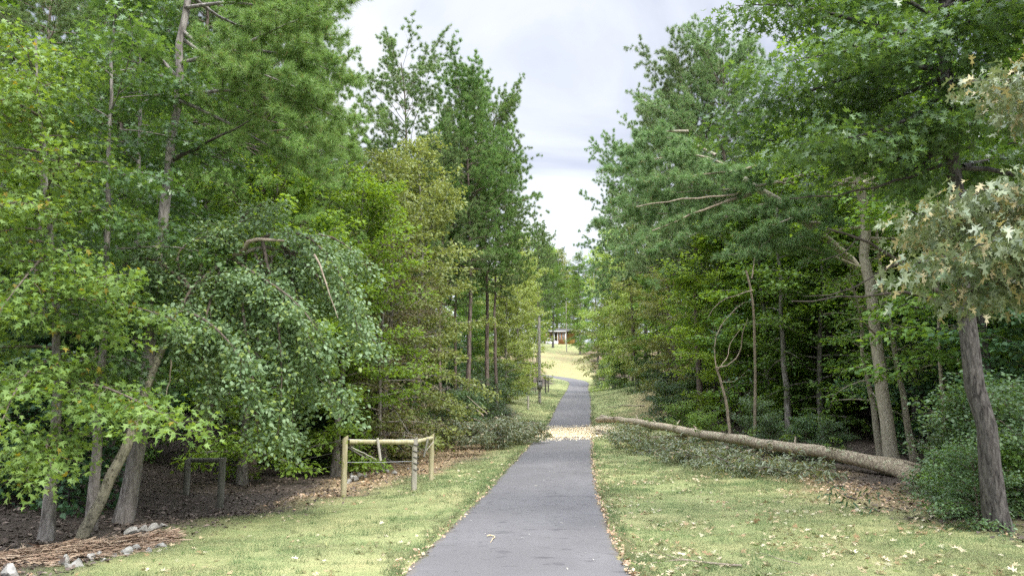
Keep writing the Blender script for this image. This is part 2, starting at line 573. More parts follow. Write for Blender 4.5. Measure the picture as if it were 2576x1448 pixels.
t.links.new(p.outputs[0], out.inputs[0])
ground = g.build('ground', m, smooth=True)
tag(ground, kind='structure')


def bare_mask(x, y):
    """the tan dirt and leaf strip beside the fence, the reddish soil under the fallen trunk, the worn patch by the far wood"""
    s = x - xc(y)
    n = fbm(x, y, 1.3, 4) - 0.5
    el = np.interp(y, EDGE_Y, LAWN_L)
    a = np.clip(np.interp(y, [17, 22, 28], [.7, 1.2, 2.2]) - np.abs(s + el + np.interp(y, [17, 22, 28], [.4, .9, 1.9]) + n * 2) / 1.2, 0, 1) * np.clip((y - 17) / 4, 0, 1) * np.clip((46 - y) / 6, 0, 1)
    er = np.interp(y, EDGE_Y, LAWN_R)
    b_ = np.clip(1.1 - np.abs(s - er - 0.5 + n * 2.5) / 1.6, 0, 1) * np.clip((y - 14) / 3, 0, 1) * np.clip((30 - y) / 5, 0, 1) * .85
    c_ = np.clip(1.2 - np.abs(s - er + 1.2 + n * 3) / 2.2, 0, 1) * np.clip((y - 44) / 6, 0, 1) * np.clip((76 - y) / 8, 0, 1) * .75
    d_ = np.clip(1 - np.hypot(x - 14.2, (y - 150) * .5) / 4.0 + n, 0, 1) * .6
    e_ = np.clip((y - 124) / 12, 0, 1) * np.clip((190 - y) / 10, 0, 1) * np.clip(.4 + 1.6 * (n + .05), .15, .7)
    return np.maximum(np.maximum(np.maximum(a, b_), np.maximum(c_, d_)), e_)


for nm, val in (('lawn', LM), ('bare', bare_mask(X, Y).ravel())):
    at_ = ground.data.attributes.new(nm, 'FLOAT', 'POINT')
    at_.data.foreach_set('value', val.astype(np.float32))

# the driveway: a strip of worn asphalt with ragged edges
g = Geo()
tan = np.gradient(ROAD, axis=0)
tan /= np.linalg.norm(tan, axis=1, keepdims=True)
nor = np.stack((tan[:, 1], -tan[:, 0]), 1)
u = np.linspace(-1, 1, 25)
idx = np.arange(len(ROAD))
fine = np.arange(0, len(ROAD) - 1, 0.25)
RX = np.stack([np.interp(fine, idx, ROAD[:, k]) for k in (0, 1)], 1)
RN = np.stack([np.interp(fine, idx, nor[:, k]) for k in (0, 1)], 1)
hw_l = 1.57 + (fbm(fine, fine * 0, 0.25, 5) - .5) * .22
hw_r = 1.57 + (fbm(fine, fine * 0 + 40, 0.25, 5) - .5) * .22
W = np.where(u[None, :] < 0, -hw_l[:, None] * -u[None, :], hw_r[:, None] * u[None, :])
VX = RX[:, None, 0] + RN[:, None, 0] * W
VY = RX[:, None, 1] + RN[:, None, 1] * W
VZ = tz(VX, VY) + 0.022 + 0.03 * (1 - u[None, :] ** 2)
VZ[:, 0] -= 0.035
VZ[:, -1] -= 0.035
nf, nu = VX.shape
i = (np.arange(nf - 1)[:, None] * nu + np.arange(nu - 1)[None, :]).ravel()
g.add(np.stack((VX, VY, VZ), -1).reshape(-1, 3), np.stack((i, i + 1, i + nu + 1, i + nu), 1))
m, t, out = newmat('asphalt')
tco = nd(t, 'ShaderNodeTexCoord')
ob = tco.outputs['Object']
n1 = noise(t, ob, 0.5, 5, 0.6)
n2 = noise(t, ob, 90, 3, 0.7)
n3 = noise(t, ob, 3.0, 5, 0.6)
mp = nd(t, 'ShaderNodeMapping')
mp.inputs['Scale'].default_value = (1.0, 0.12, 1)
t.links.new(ob, mp.inputs[0])
n4 = noise(t, mp.outputs[0], 1.4, 4)
c = mixc(t, ramp(t, n2, [(0.3, 0), (0.7, 1)]), (.078, .074, .074), (.152, .146, .146))
c = mixc(t, mth(t, 'MULTIPLY', ramp(t, n1, [(0.4, 0), (0.65, 1)]), .4), c, (.172, .166, .168))
c = mixc(t, mth(t, 'MULTIPLY', ramp(t, n4, [(0.45, 0), (0.62, 1)]), .25), c, (.095, .09, .093))
mp2 = nd(t, 'ShaderNodeMapping')
mp2.inputs['Scale'].default_value = (0.9, 3.6, 1)
t.links.new(ob, mp2.inputs[0])
n5 = noise(t, mp2.outputs[0], 1.1, 5, 0.6)
vo = nd(t, 'ShaderNodeTexVoronoi', feature='DISTANCE_TO_EDGE')
vo.inputs['Scale'].default_value = 0.55
wv = nd(t, 'ShaderNodeVectorMath', operation='ADD')
nz = nd(t, 'ShaderNodeTexNoise')
nz.inputs['Scale'].default_value = 2.5
nz.inputs['Detail'].default_value = 6
t.links.new(ob, nz.inputs['Vector'])
t.links.new(ob, wv.inputs[0])
t.links.new(nz.outputs['Color'], wv.inputs[1])
t.links.new(wv.outputs[0], vo.inputs['Vector'])
crack = mth(t, 'MULTIPLY', ramp(t, vo.outputs['Distance'], [(0.0, 1), (0.007, 0)]), ramp(t, n1, [(0.5, 0), (0.62, 1)]))
c = mixc(t, mth(t, 'MULTIPLY', crack, .6), c, (.035, .033, .033))
ed = nd(t, 'ShaderNodeAttribute', attribute_name='edge')
ef = mth(t, 'ADD', ed.outputs['Fac'], mth(t, 'MULTIPLY', mth(t, 'SUBTRACT', n3, .5), .25))
c = mixc(t, mth(t, 'MULTIPLY', ramp(t, ef, [(0.88, 0), (1.0, 1)]), .75), c, (.17, .135, .095))
c = mixc(t, mth(t, 'MULTIPLY', ramp(t, n5, [(0.63, 0), (0.67, 1)]), .65), c, (.045, .043, .046))
c = mixc(t, mth(t, 'MULTIPLY', ramp(t, n3, [(0.6, 0), (0.68, 1)]), .6), c, (.06, .058, .062))
p = nd(t, 'ShaderNodeBsdfPrincipled')
t.links.new(c, p.inputs['Base Color'])
p.inputs['Roughness'].default_value = 0.75
p.inputs['Specular IOR Level'].default_value = 0.3
b = nd(t, 'ShaderNodeBump')
b.inputs['Strength'].default_value = 0.35
b.inputs['Distance'].default_value = 0.006
t.links.new(n2, b.inputs['Height'])
t.links.new(b.outputs[0], p.inputs['Normal'])
t.links.new(p.outputs[0], out.inputs[0])
road = tag(g.build('driveway', m, smooth=True), kind='structure')
ea = road.data.attributes.new('edge', 'FLOAT', 'POINT')
ea.data.foreach_set('value', np.broadcast_to(np.abs(u)[None, :], VX.shape).ravel().astype(np.float32))

# ------------------------------------------------------------------ leaves, needles, limbs
OVATE = [(0, 0), (.27, .22), (.33, .48), (.2, .78), (0, 1), (-.2, .78), (-.33, .48), (-.27, .22)]
RHOMB = [(0, 0), (.3, .45), (0, 1), (-.3, .45)]
LANCE = [(0, 0), (.13, .3), (.11, .65), (0, 1), (-.11, .65), (-.13, .3)]
PINOAK = [(0, 0), (.03, .2), (.3, .17), (.33, .22), (.07, .36), (.44, .5), (.43, .57), (.08, .58), (.24, .86), (.2, .9), (.05, .8), (0, 1.05)]
PINOAK += [(-x, y) for x, y in PINOAK[-2:0:-1]]
STAR = [(0, .02)]
for k, (ang, rad) in enumerate([(115, .42), (88, .2), (60, .58), (32, .24), (0, .66), (-32, .24), (-60, .58), (-88, .2), (-115, .42)]):
    STAR.append((rad * math.sin(R(ang)), .36 + rad * math.cos(R(ang))))


def tmpl(pts, fold=0.22, droop=0.22):
    a = np.array([(x, y, fold * abs(x) - droop * y * y) for x, y in pts])
    return a


T = {'ovate': tmpl(OVATE), 'rhomb': tmpl(RHOMB), 'lance': tmpl(LANCE), 'pinoak': tmpl(PINOAK, .3, .4), 'curled': tmpl([(x * .8, y) for x, y in PINOAK], .7, .8), 'star': tmpl(STAR, .25, .4)}


def unit(a):
    return a / (np.linalg.norm(a, axis=-1, keepdims=True) + 1e-9)


def add_leaves(geo, rng, pos, dirs, size, shape, jit=0.55, hang=0.0, up=(0, 0, 1)):
    n = len(pos)
    nrm = unit(np.asarray(up, float)[None, :] + rng.normal(0, jit, (n, 3)) + 0.0)
    d = dirs + rng.normal(0, 0.45, (n, 3))
    d[:, 2] -= hang
    tdir = unit(d - (d * nrm).sum(1, keepdims=True) * nrm)
    bdir = np.cross(tdir, nrm)
    s = (size * rng.uniform(.65, 1.25, n))[:, None, None]
    tm = T[shape]
    v = pos[:, None, :] + s * (bdir[:, None, :] * tm[None, :, :1] + tdir[:, None, :] * tm[None, :, 1:2] + nrm[:, None, :] * tm[None, :, 2:3])
    geo.cells(v)


def scatter(rng, pts, dirs, n, spread, flat=0.35):
    """n leaf positions round each twig point, spread mostly sideways so that sprays lie in layers"""
    k = len(pts)
    p = np.repeat(pts, n, 0)
    d = np.repeat(dirs, n, 0)
    az = rng.uniform(0, 2 * np.pi, k * n)
    h = np.stack((np.cos(az), np.sin(az), np.zeros(k * n)), 1)
    r = np.sqrt(rng.random(k * n)) * spread
    p = p + h * r[:, None]
    p[:, 2] += rng.normal(0, spread * flat, k * n) - 0.25 * r
    return p, unit(h * 0.8 + d * 0.6)


_nt = np.random.default_rng(3)


def add_tufts(geo, rng, pos, dirs, length=0.19, n=26, wid=0.009, spread=(12, 92)):
    """a bottle-brush of needles at each point"""
    k = len(pos)
    p = np.repeat(pos, n, 0)
    ax = np.repeat(unit(dirs), n, 0)
    ref = unit(rng.normal(0, 1, (k * n, 3)))
    side = unit(ref - (ref * ax).sum(1, keepdims=True) * ax)
    th = np.radians(rng.uniform(spread[0], spread[1], k * n))[:, None]
    nd_ = ax * np.cos(th) + side * np.sin(th)
    base = p - ax * (rng.random((k * n, 1)) * length * 0.55)
    L = (length * rng.uniform(.7, 1.15, k * n))[:, None]
    w = np.cross(nd_, unit(rng.normal(0, 1, (k * n, 3))))
    w = unit(w) * wid * 0.5
    tip = base + nd_ * L
    tip[:, 2] -= 0.02
    geo.cells(np.stack((base - w, base + w, tip), 1))


def curve(p, d, L, droop, n, rng, wob=0.08):
    """a limb: starts along d and sags (droop>0) or lifts (droop<0)"""
    out = [np.array(p, float)]
    d = np.array(d, float)
    st = L / (n - 1)
    for k in range(n - 1):
        d = d + rng.normal(0, wob, 3)
        d[2] -= droop / (n - 1)
        d /= np.linalg.norm(d)
        out.append(out[-1] + d * st)
    return np.array(out)


def at_path(p, t):
    k = t * (len(p) - 1)
    i = min(int(k), len(p) - 2)
    f = k - i
    return p[i] * (1 - f) + p[i + 1] * f, unit(p[i + 1] - p[i])


def resample(p, n):
    p = np.asarray(p, float)
    s = np.concatenate(([0], np.cumsum(np.linalg.norm(np.diff(p, axis=0), axis=1))))
    u = np.linspace(0, s[-1], n)
    # smooth (Catmull-like) by two passes of averaging after a linear resample
    q = np.stack([np.interp(u, s, p[:, k]) for k in range(3)], 1)
    for _ in range(2):
        q[1:-1] = .25 * q[:-2] + .5 * q[1:-1] + .25 * q[2:]
    return q


def twigs(rng, W, lp, r, gap, sub, droop, pts, drs, u0=0.15, seg=0.16, bare=0.0, side=(35, 80), sides=3, rise=0.1, tip=False, rj=.22):
    """side shoots along a limb; every shoot yields leaf points"""
    L = np.linalg.norm(np.diff(lp, axis=0), axis=1).sum()
    m = max(2, int(L / gap))
    sgn = 1
    for j in range(m + 1):
        u = u0 + (1 - u0) * (j + rng.random() * .6) / (m + .6)
        q, d = at_path(lp, min(u, .999))
        a = R(rng.uniform(*side)) * sgn * (0.25 if j == m else 1)
        sgn = -sgn
        c, s = math.cos(a), math.sin(a)
        d2 = np.array((d[0] * c - d[1] * s, d[0] * s + d[1] * c, d[2] * .5 + rng.normal(rise, rj)))
        d2 /= np.linalg.norm(d2)
        l2 = sub * rng.uniform(.6, 1.2) * (1.15 - .55 * u)
        sp = curve(q, d2, l2, droop, 4, rng, .14)
        W.tube(sp, np.linspace(max(r * .3 * (1.1 - u), .006), .003, 4), sides, cap=False)
        n = max(2, int(l2 / seg))
        for k in range(n):
            if bare and rng.random() < bare:
                continue
            pp, dd = at_path(sp, min(.2 + .8 * (k + rng.random()) / n, .999))
            pts.append(pp)
            drs.append(dd)
        if tip:
            pts.append(sp[-1])
            drs.append(unit(sp[-1] - sp[-2]))


class Tree:
    """collects the trunk, the limbs and the foliage of one tree"""

    def __init__(self, seed):
        self.rng = np.random.default_rng(seed)
        self.trunk, self.limbs, self.crown = Geo(), Geo(), Geo()
        self.dead = None
        self.pts, self.drs = [], []

    def stem(self, path, r0, r1, n=14, sides=12, flare=1.5, jit=0.05):
        p = resample(path, n)
        p[1:-1, :2] += self.rng.normal(0, r0 * .18, (n - 2, 2))
        t_ = np.linspace(0, 1, n)
        r = r0 + (r1 - r0) * t_ ** .85
        r = r * (1 + (flare - 1) * np.exp(-t_ * n * .9))
        self.trunk.tube(p, r, sides, self.rng, jit)
        self.path, self.r0, self.r1 = p, r0, r1
        return p

    def limb(self, path, r, gap=.4, sub=1.0, droop=.3, n=8, **kw):
        p = resample(path, n) if len(path) != n else np.asarray(path, float)
        self.limbs.tube(p, np.linspace(r, .006, len(p)), 5, cap=False)
        twigs(self.rng, self.limbs, p, r, gap, sub, droop, self.pts, self.drs, **kw)
        return p

    def auto(self, t0, n, length, elev=(0.1, 1.0), droop=.35, gap=.4, sub=1.0, t1=.99, az0=0.0, bias=None, **kw):
        rng = self.rng
        for i in range(n):
            u = (i + rng.random()) / n
            tt = t0 + (t1 - t0) * u
            q, _ = at_path(self.path, min(tt, .999))
            az = az0 + i * 2.39996 + rng.normal(0, .35)
            e = elev[0] + (elev[1] - elev[0]) * u + rng.normal(0, .14)
            L = length(u) * rng.uniform(.6, 1.25)
            d = np.array((math.cos(az) * math.cos(e), math.sin(az) * math.cos(e), math.sin(e)))
            if bias is not None:
                L *= max(.35, 1 + .6 * float(np.dot(d, bias)))
            lp = curve(q, d, L, droop, 7, rng, .09)
            r = max(.012, (self.r0 + (self.r1 - self.r0) * tt) * .42)
            self.limbs.tube(lp, np.linspace(r, .006, 7), 5, cap=False)
            twigs(rng, self.limbs, lp, r, gap, sub, droop, self.pts, self.drs, **kw)

    def leaf(self, shape, size, n, spread, jit=.55, hang=.0, flat=.35):
        pts, drs = np.array(self.pts), np.array(self.drs)
        p, d = scatter(self.rng, pts, drs, n, spread, flat)
        add_leaves(self.crown, self.rng, p, d, size, shape, jit, hang)
        self.pts, self.drs = [], []

    def needles(self, n=24, length=.19, wid=.009, extra=1, **kw):
        pts, drs = np.array(self.pts), np.array(self.drs)
        if extra > 1:
            k = len(pts)
            pts = np.repeat(pts, extra, 0) + self.rng.normal(0, .05, (k * extra, 3))
            drs = np.repeat(drs, extra, 0) + self.rng.normal(0, .35, (k * extra, 3))
        drs = drs + np.array((0, 0, .45)) + self.rng.normal(0, .35, drs.shape)
        add_tufts(self.crown, self.rng, pts, drs, length, n, wid, **kw)
        self.pts, self.drs = [], []

    def snag(self, path, r, mat='dead', n=7):
        """a bare dead limb, a part of its own"""
        if self.dead is None:
            self.dead = []
        gg = Geo()
        p = resample(path, n)
        p[1:-1] += self.rng.normal(0, r * .6, (n - 2, 3))
        gg.tube(p, np.linspace(r, max(.006, r * .3), n), 6, self.rng, .06)
        self.dead.append((gg, mat, p))
        return gg, p

    def build(self, name, base, bark, leafm, label=None, cat='tree', group=None, limb_mat=None):
        root = empty(name, base, label, cat, group)
        if self.trunk.n:
            self.trunk.build('trunk', M[bark], root, True, base)
        if self.limbs.n:
            self.limbs.build('branches', M[limb_mat or bark], root, True, base)
        if self.crown.n:
            self.crown.build('crown', M[leafm], root, False, base)
        for gg, mm, _ in (self.dead or []):
            gg.build('dead_limb', M[mm], root, True, base)
        return root


def gnd(px, d):
    """point on the ground under photo column px at distance d"""
    x = P(px, 1000, d)[0]
    return np.array((x, d, float(tz(x, d))))


# ------------------------------------------------------------------ prototypes that the woods are copied from
PROTO = {}


def crown_prof(lo, mid, hi):
    return lambda u: np.interp(u, [0, .35, .7, 1], [lo, mid, mid * .85, hi])


def proto_broad(key, seed, H, Rr, t0, nl, leafm, bark, lsize, nleaf, shape='ovate', gap=.42, sub=1.0, droop=.35, elev=(.05, 1.05), r0=.16, spread=.3, lo=.7, name='broadleaf_tree', jit=.55):
    tr = Tree(seed)
    w = tr.rng.normal(0, .25, (4, 2))
    tr.stem([(0, 0, -.4), (w[0, 0] * .3, w[0, 1] * .3, H * .25), (w[1, 0], w[1, 1], H * .55), (w[2, 0] * 1.4, w[2, 1] * 1.4, H * .97)], r0, .02, 12, 10)
    tr.auto(t0, nl, crown_prof(Rr * lo, Rr, Rr * .28), elev, droop, gap, sub)
    tr.leaf(shape, lsize, nleaf, spread, jit)
    PROTO[key] = dict(tree=tr, H=H, bark=bark, leaf=leafm, name=name, used=False)


def proto_pine(key, seed, H, Rr, t0, nl, leafm, r0=.19, gap=.34, sub=1.25, nn=50, extra=2, elev=(-.05, .9), stubs=14, top=.62, bark='bark_pine', droop=-.15, wid=.014, length=.23):
    tr = Tree(seed)
    w = tr.rng.normal(0, .3, (3, 2))
    tr.stem([(0, 0, -.4), (w[0, 0], w[0, 1], H * .35), (w[1, 0], w[1, 1], H * .7), (w[2, 0], w[2, 1], H * .965)], r0, .03, 14, 10, 1.3)
    hole = tr.rng.uniform(0, 6.28, 3)
    tr.auto(t0, nl, lambda u: Rr * np.interp(u, [0, .2, .45, .8, 1], [.7, 1, .98, .85, top]) * (1 + .3 * math.sin(u * 23 + hole[0])), elev, droop, gap, sub, u0=.3, seg=.42, rise=.15, tip=True, side=(25, 85), rj=.5)
    tr.needles(nn, length, wid, extra)
    for k in range(stubs):
        q, _ = at_path(tr.path, tr.rng.uniform(.12, t0 + .05))
        az = tr.rng.uniform(0, 6.28)
        tr.limbs.tube(curve(q, (math.cos(az), math.sin(az), .1), tr.rng.uniform(.4, 1.8), .3, 4, tr.rng), [.025, .018, .012, .006], 4, cap=False)
    PROTO[key] = dict(tree=tr, H=H + 1.4, bark=bark, leaf=leafm, name='pine_tree', used=False)


proto_broad('oak_a', 21, 15, 3.7, .08, 58, 'mid', 'bark_grey', .17, 12, 'ovate')
proto_broad('oak_b', 22, 17, 3.7, .24, 56, 'mid', 'bark_dark', .19, 11, 'rhomb')
proto_broad('maple_a', 23, 12, 3.3, .08, 54, 'bright', 'bark_grey', .17, 12, 'rhomb')
proto_broad('maple_b', 24, 13, 3.4, .05, 58, 'yellow', 'bark_grey', .2, 12, 'rhomb')
proto_broad('olive_a', 25, 13, 3.3, .08, 56, 'olive', 'bark_grey', .18, 11, 'rhomb')
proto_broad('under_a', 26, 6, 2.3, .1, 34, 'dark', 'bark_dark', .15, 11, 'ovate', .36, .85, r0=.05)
proto_broad('under_b', 27, 7, 2.4, .12, 36, 'mid', 'bark_grey', .15, 11, 'ovate', .36, .85, r0=.06)
proto_broad('brown_a', 28, 9, 2.6, .08, 46, 'brown', 'bark_grey', .13, 8, 'lance', .34, .9, r0=.09, droop=.5)
proto_broad('bush_a', 29, 2.2, 1.5, .06, 26, 'bush', 'twig', .08, 20, 'ovate', .22, .6, r0=.025, spread=.22, name='shrub', lo=1.0)
proto_broad('bush_b', 30, 1.6, 1.3, .06, 24, 'mid', 'twig', .085, 16, 'ovate', .22, .5, r0=.02, spread=.22, name='shrub', lo=1.0)
proto_pine('pine_a', 41, 23, 3.7, 0.46, 92, 'pine')
proto_pine('pine_b', 42, 22, 3.8, 0.47, 110, 'pine_bright')
proto_pine('pine_c', 43, 24, 3.7, 0.54, 62, 'pine')
proto_pine('pine_d', 44, 20, 4.0, 0.42, 104, 'pine_grey')


def plant(key, loc, scale, wide=1.0, rot=0.0, label=None, cat='tree', group=None, lean=(0, 0), leafm=None):
    pr = PROTO[key]
    tr = pr['tree']
    if not pr['used']:
        root = tr.build(pr['name'], (0, 0, 0), pr['bark'], pr['leaf'])
        pr['used'], pr['root'] = True, root
    else:
        src = pr['root']
        root = src.copy()
        COL.objects.link(root)
        for ch in src.children:
            c_ = ch.copy()
            COL.objects.link(c_)
            c_.parent = root
            for sl in c_.material_slots:
                sl.link = 'DATA'
    root.location = [float(a) for a in loc]
    root.rotation_euler = (lean[0], lean[1], rot)
    root.scale = (scale * wide, scale * wide, scale)
    tag(root, label, cat, group)
    if leafm:
        for ch in root.children:
            if ch.name.startswith('crown'):
                ch.material_slots[0].link = 'OBJECT'
                ch.material_slots[0].material = M[leafm]
    return root


prng = random.Random(4)


def plant_px(key, px, d, top, wide=1.0, label=None, group=None, lean=(0, 0), leafm=None, cat='tree', dx=0):
    b_ = gnd(px, d)
    tp = P(px, top, d)
    s = (tp[2] - b_[2]) / PROTO[key]['H']
    return plant(key, b_, s, wide, prng.uniform(0, 6.28), label, cat, group, lean, leafm)

# ------------------------------------------------------------------ single trees that the photograph shows one by one
def pp(*a):
    return np.array([P(*q) for q in a])


# bent tree that arches over to the right, its crown hanging to the ground
tr = Tree(101)
base = gnd(222, 14.2)
arch = np.concatenate((base[None] - (0, 0, .3), pp((300, 1150, 14.4), (345, 1050, 14.8), (385, 950, 15.2), (432, 800, 15.8), (500, 700, 16.4), (580, 645, 16.8), (660, 606, 17.1), (710, 612, 17.4), (790, 690, 17.8), (850, 790, 18))))
tr.stem(arch, .11, .03, 22, 10, 1.2, .04)
hang = [
    [(640, 606, 17), (720, 560, 17.2), (800, 600, 17), (880, 720, 16.8), (905, 850, 16.6)],
    [(700, 610, 17.3), (800, 690, 17.4), (890, 800, 17.6), (960, 880, 17.6)],
    [(660, 606, 17), (690, 750, 16.2), (715, 920, 15.8), (700, 1090, 15.5)],
    [(710, 615, 17.4), (760, 800, 16.6), (800, 930, 16.2), (860, 1010, 16)],
    [(600, 640, 16.9), (610, 800, 15.9), (640, 960, 15.6), (650, 1100, 15.4)],
    [(560, 660, 16.7), (520, 780, 15.8), (500, 880, 15.6), (520, 960, 15.4)],
    [(520, 690, 16.5), (460, 740, 15.9), (455, 830, 15.6), (480, 900, 15.4)],
    [(500, 700, 16.4), (520, 600, 16.6), (600, 560, 16.8), (650, 540, 17)],
    [(480, 730, 16.2), (430, 640, 16.4), (480, 600, 16.5), (550, 590, 16.4)],
    [(580, 650, 16.8), (660, 700, 15.9), (760, 760, 15.8), (820, 870, 15.8)],
    [(620, 620, 16.9), (600, 720, 17.6), (700, 850, 17.8), (800, 950, 17.6), (850, 1000, 17.4)],
    [(720, 630, 17.5), (800, 650, 18.2), (860, 700, 18.4), (880, 760, 18.4)],
    [(560, 670, 16.7), (560, 830, 17), (560, 950, 17), (540, 1000, 16.8)],
    [(640, 640, 17), (760, 820, 17), (740, 1000, 16.6), (730, 1120, 16.4)],
    [(450, 780, 15.9), (520, 800, 15), (600, 880, 14.9), (640, 980, 15)],
    [(480, 730, 16.2), (400, 650, 16), (330, 640, 15.8), (290, 690, 15.6)],
    [(720, 620, 17.4), (800, 580, 17.8), (870, 610, 18), (930, 680, 18.2)],
    [(620, 620, 16.9), (590, 560, 17), (640, 520, 17.2), (690, 500, 17.4)],
]
for h in hang:
    tr.limb(pp(*h), .045, .27, .95, .85, 9, u0=.05, seg=.11, side=(25, 85), rise=-.05)
tr.leaf('ovate', .1, 20, .3, .6, .35)
tr.snag(pp((585, 640, 16.6), (625, 610, 16.5), (665, 598, 16.4), (720, 606, 16.2)), .07, 'dead')
tr.snag(pp((790, 640, 16), (815, 690, 15.9), (830, 740, 15.8), (850, 800, 15.8)), .025, 'dead')
tr.snag(pp((430, 905, 15), (428, 960, 15), (412, 1010, 14.9)), .02, 'dead')
tr.build('leaning_tree', base, 'bark_lichen', 'silver', limb_mat='twig', label='lichen spotted tree bent over in an arch, its silvery crown hanging to the ground')

# sweetgum at the left edge with star-shaped leaves and a long low bough
tr = Tree(102)
base = gnd(140, 13.6)
tr.stem(np.concatenate((base[None] - (0, 0, .3), pp((150, 1000, 13.7), (130, 600, 13.7), (95, 250, 13.6), (90, 100, 13.5)))), .11, .02, 14, 10)
tr.auto(.3, 34, crown_prof(1.8, 1.9, .7), (-.1, .8), .5, .36, .8, seg=.15)
for h in ([(150, 960, 13.6), (250, 960, 12.7), (370, 1020, 12), (485, 1085, 11.4)], [(150, 1060, 13.4), (110, 1110, 12.3), (130, 1180, 11.6)],
          [(140, 900, 13.5), (60, 930, 12), (20, 1020, 11.2), (-20, 1120, 10.8)], [(140, 760, 13.6), (230, 700, 12.8), (290, 690, 12.2)],
          [(150, 1100, 13.5), (90, 1130, 12.2), (60, 1200, 11.5)], [(130, 560, 13.6), (60, 500, 12.2), (-20, 520, 11.5)],
          [(110, 300, 13.6), (30, 250, 12.6), (-40, 250, 12)], [(130, 620, 13.6), (60, 700, 12), (0, 780, 11.4)]):
    tr.limb(pp(*h), .035, .26, .75, .45, 8, u0=.15, seg=.13)
tr.leaf('star', .115, 15, .32, .6, .15)
tr.build('sweetgum_tree', base, 'bark_grey', 'gum', limb_mat='twig', label='bright green sweetgum with star shaped leaves at the left edge')

# tall grey-barked pine behind the leaning tree
tr = Tree(103)
base = gnd(325, 16.4)
tr.stem(np.concatenate((base[None] - (0, 0, .3), pp((345, 1150, 16.4), (375, 950, 16.5), (398, 680, 16.6), (428, 400, 16.8), (447, 230, 16.9), (468, 0, 17), (495, -260, 17.2)))), .17, .06, 20, 12, 1.4)
boughs = [[(466, 20, 17), (600, 0, 16.5), (740, 40, 16.2), (830, 90, 16)], [(452, 160, 16.9), (600, 120, 16.4), (760, 140, 16), (870, 200, 15.8)],
          [(445, 246, 16.9), (560, 222, 16.4), (700, 232, 15.9), (860, 300, 15.6)], [(445, 250, 16.9), (560, 300, 16.6), (700, 380, 16.4), (800, 450, 16.2)],
          [(462, 80, 17), (560, 160, 15.8), (680, 190, 15.2), (790, 240, 15)], [(475, -60, 17), (600, -60, 16.6), (760, -30, 16.4), (880, 10, 16.2)],
          [(470, -20, 17), (560, 60, 18), (700, 90, 18.6), (820, 120, 18.8)], [(480, -120, 17), (640, -140, 17), (780, -110, 17)],
          [(460, 100, 17), (640, 230, 17.6), (780, 330, 17.8), (880, 380, 17.8)], [(450, 200, 17), (380, 120, 17.4), (300, 90, 17.6)],
          [(600, 120, 16.4), (700, 70, 15.7), (800, 30, 15.5)], [(640, 228, 16.1), (740, 290, 15.4), (830, 380, 15.2)]]
for h in boughs:
    tr.limb(pp(*h), .05, .17, .75, -.1, 9, u0=.25, seg=.17, side=(25, 75), rise=.15, tip=True)
tr.needles(50, .22, .012, 2)
tr.snag(pp((432, 405, 16.8), (490, 375, 16.5), (560, 345, 16.2), (625, 305, 16)), .05, 'dead_dark')
tr.snag(pp((460, 385, 16.7), (540, 390, 16.3), (640, 430, 16)), .02, 'dead_dark')
tr.snag(pp((430, 420, 16.8), (405, 480, 16.4), (395, 510, 16.3)), .02, 'dead_dark')
tr.build('pine_tree', base, 'bark_grey', 'pine_bright', 'tall pine with scaly grey trunk right behind the bent silvery tree')

# oaks with small lobed leaves between the sweetgum and the pine
for k, (px, d, top, lab) in enumerate(((255, 15.6, -60, 'slim oak with dark lobed leaves between the sweetgum and the grey pine trunk'), (330, 20, -200, 'taller oak with dark lobed leaves behind the grey trunked pine'))):
    tr = Tree(110 + k)
    base = gnd(px, d)
    tr.stem(np.concatenate((base[None] - (0, 0, .3), pp((px + 8, 800, d), (px + 20, 400, d), (px + 35, top, d)))), .1, .02, 14, 9)
    tr.auto(.28, 28 if k == 0 else 40, crown_prof(2.2, 2.6, 1.2), (-.05, .8), .4, .38, .95, seg=.15)
    tr.leaf('pinoak', .15, 16, .32, .5, .2)
    tr.build('oak_tree', base, 'bark_grey', 'oak', lab)

# right: dark oak whose canopy hangs over the right half
tr = Tree(120)
base = gnd(2500, 12.4)
tr.stem(np.concatenate((base[None] - (0, 0, .3), pp((2486, 1200, 12.4), (2470, 1060, 12.4), (2442, 880, 12.4), (2412, 500, 12.5), (2378, 150, 12.6), (2360, -200, 12.8)))), .175, .08, 18, 14, 1.25, .05)
for h in ([(2385, 175, 12.6), (2290, 160, 12.8), (2200, 165, 13), (2100, 205, 13.2), (1960, 260, 13.4), (1830, 290, 13.6)], [(2375, 100, 12.6), (2160, 60, 12.2), (2020, 5, 12), (1850, 15, 12)],
          [(2400, 330, 12.5), (2200, 330, 13.4), (2000, 370, 14), (1870, 340, 14.4)], [(2380, 0, 12.6), (2200, -60, 13), (1960, -40, 13.4)],
          [(2420, 300, 12.5), (2520, 250, 12), (2620, 200, 11.6)], [(2440, 560, 12.5), (2540, 520, 13), (2620, 500, 13.4)],
          [(2410, 200, 12.6), (2300, 300, 11.8), (2150, 350, 11.4), (2050, 360, 11.2)], [(2395, 250, 12.5), (2480, 100, 12), (2560, 60, 11.8)],
          [(2370, 50, 12.6), (2250, 200, 13.6), (2080, 280, 14.4), (1900, 180, 15)], [(2420, 420, 12.5), (2500, 400, 13.6), (2580, 380, 14.4)],
          [(2390, 120, 12.6), (2300, 60, 11.6), (2150, 130, 11), (2000, 150, 10.8)], [(2380, 20, 12.6), (2480, -20, 12), (2580, 0, 11.6)],
          [(2440, 700, 12.4), (2520, 650, 13.4), (2600, 640, 14)], [(2400, 300, 12.5), (2340, 400, 12.6), (2280, 440, 12.4)]):
    tr.limb(pp(*h), .06, .3, 1.0, .45, 9, u0=.2, seg=.14)
tr.auto(.55, 16, lambda u: 3.2, (0, .6), .3, .36, 1.0, seg=.15)
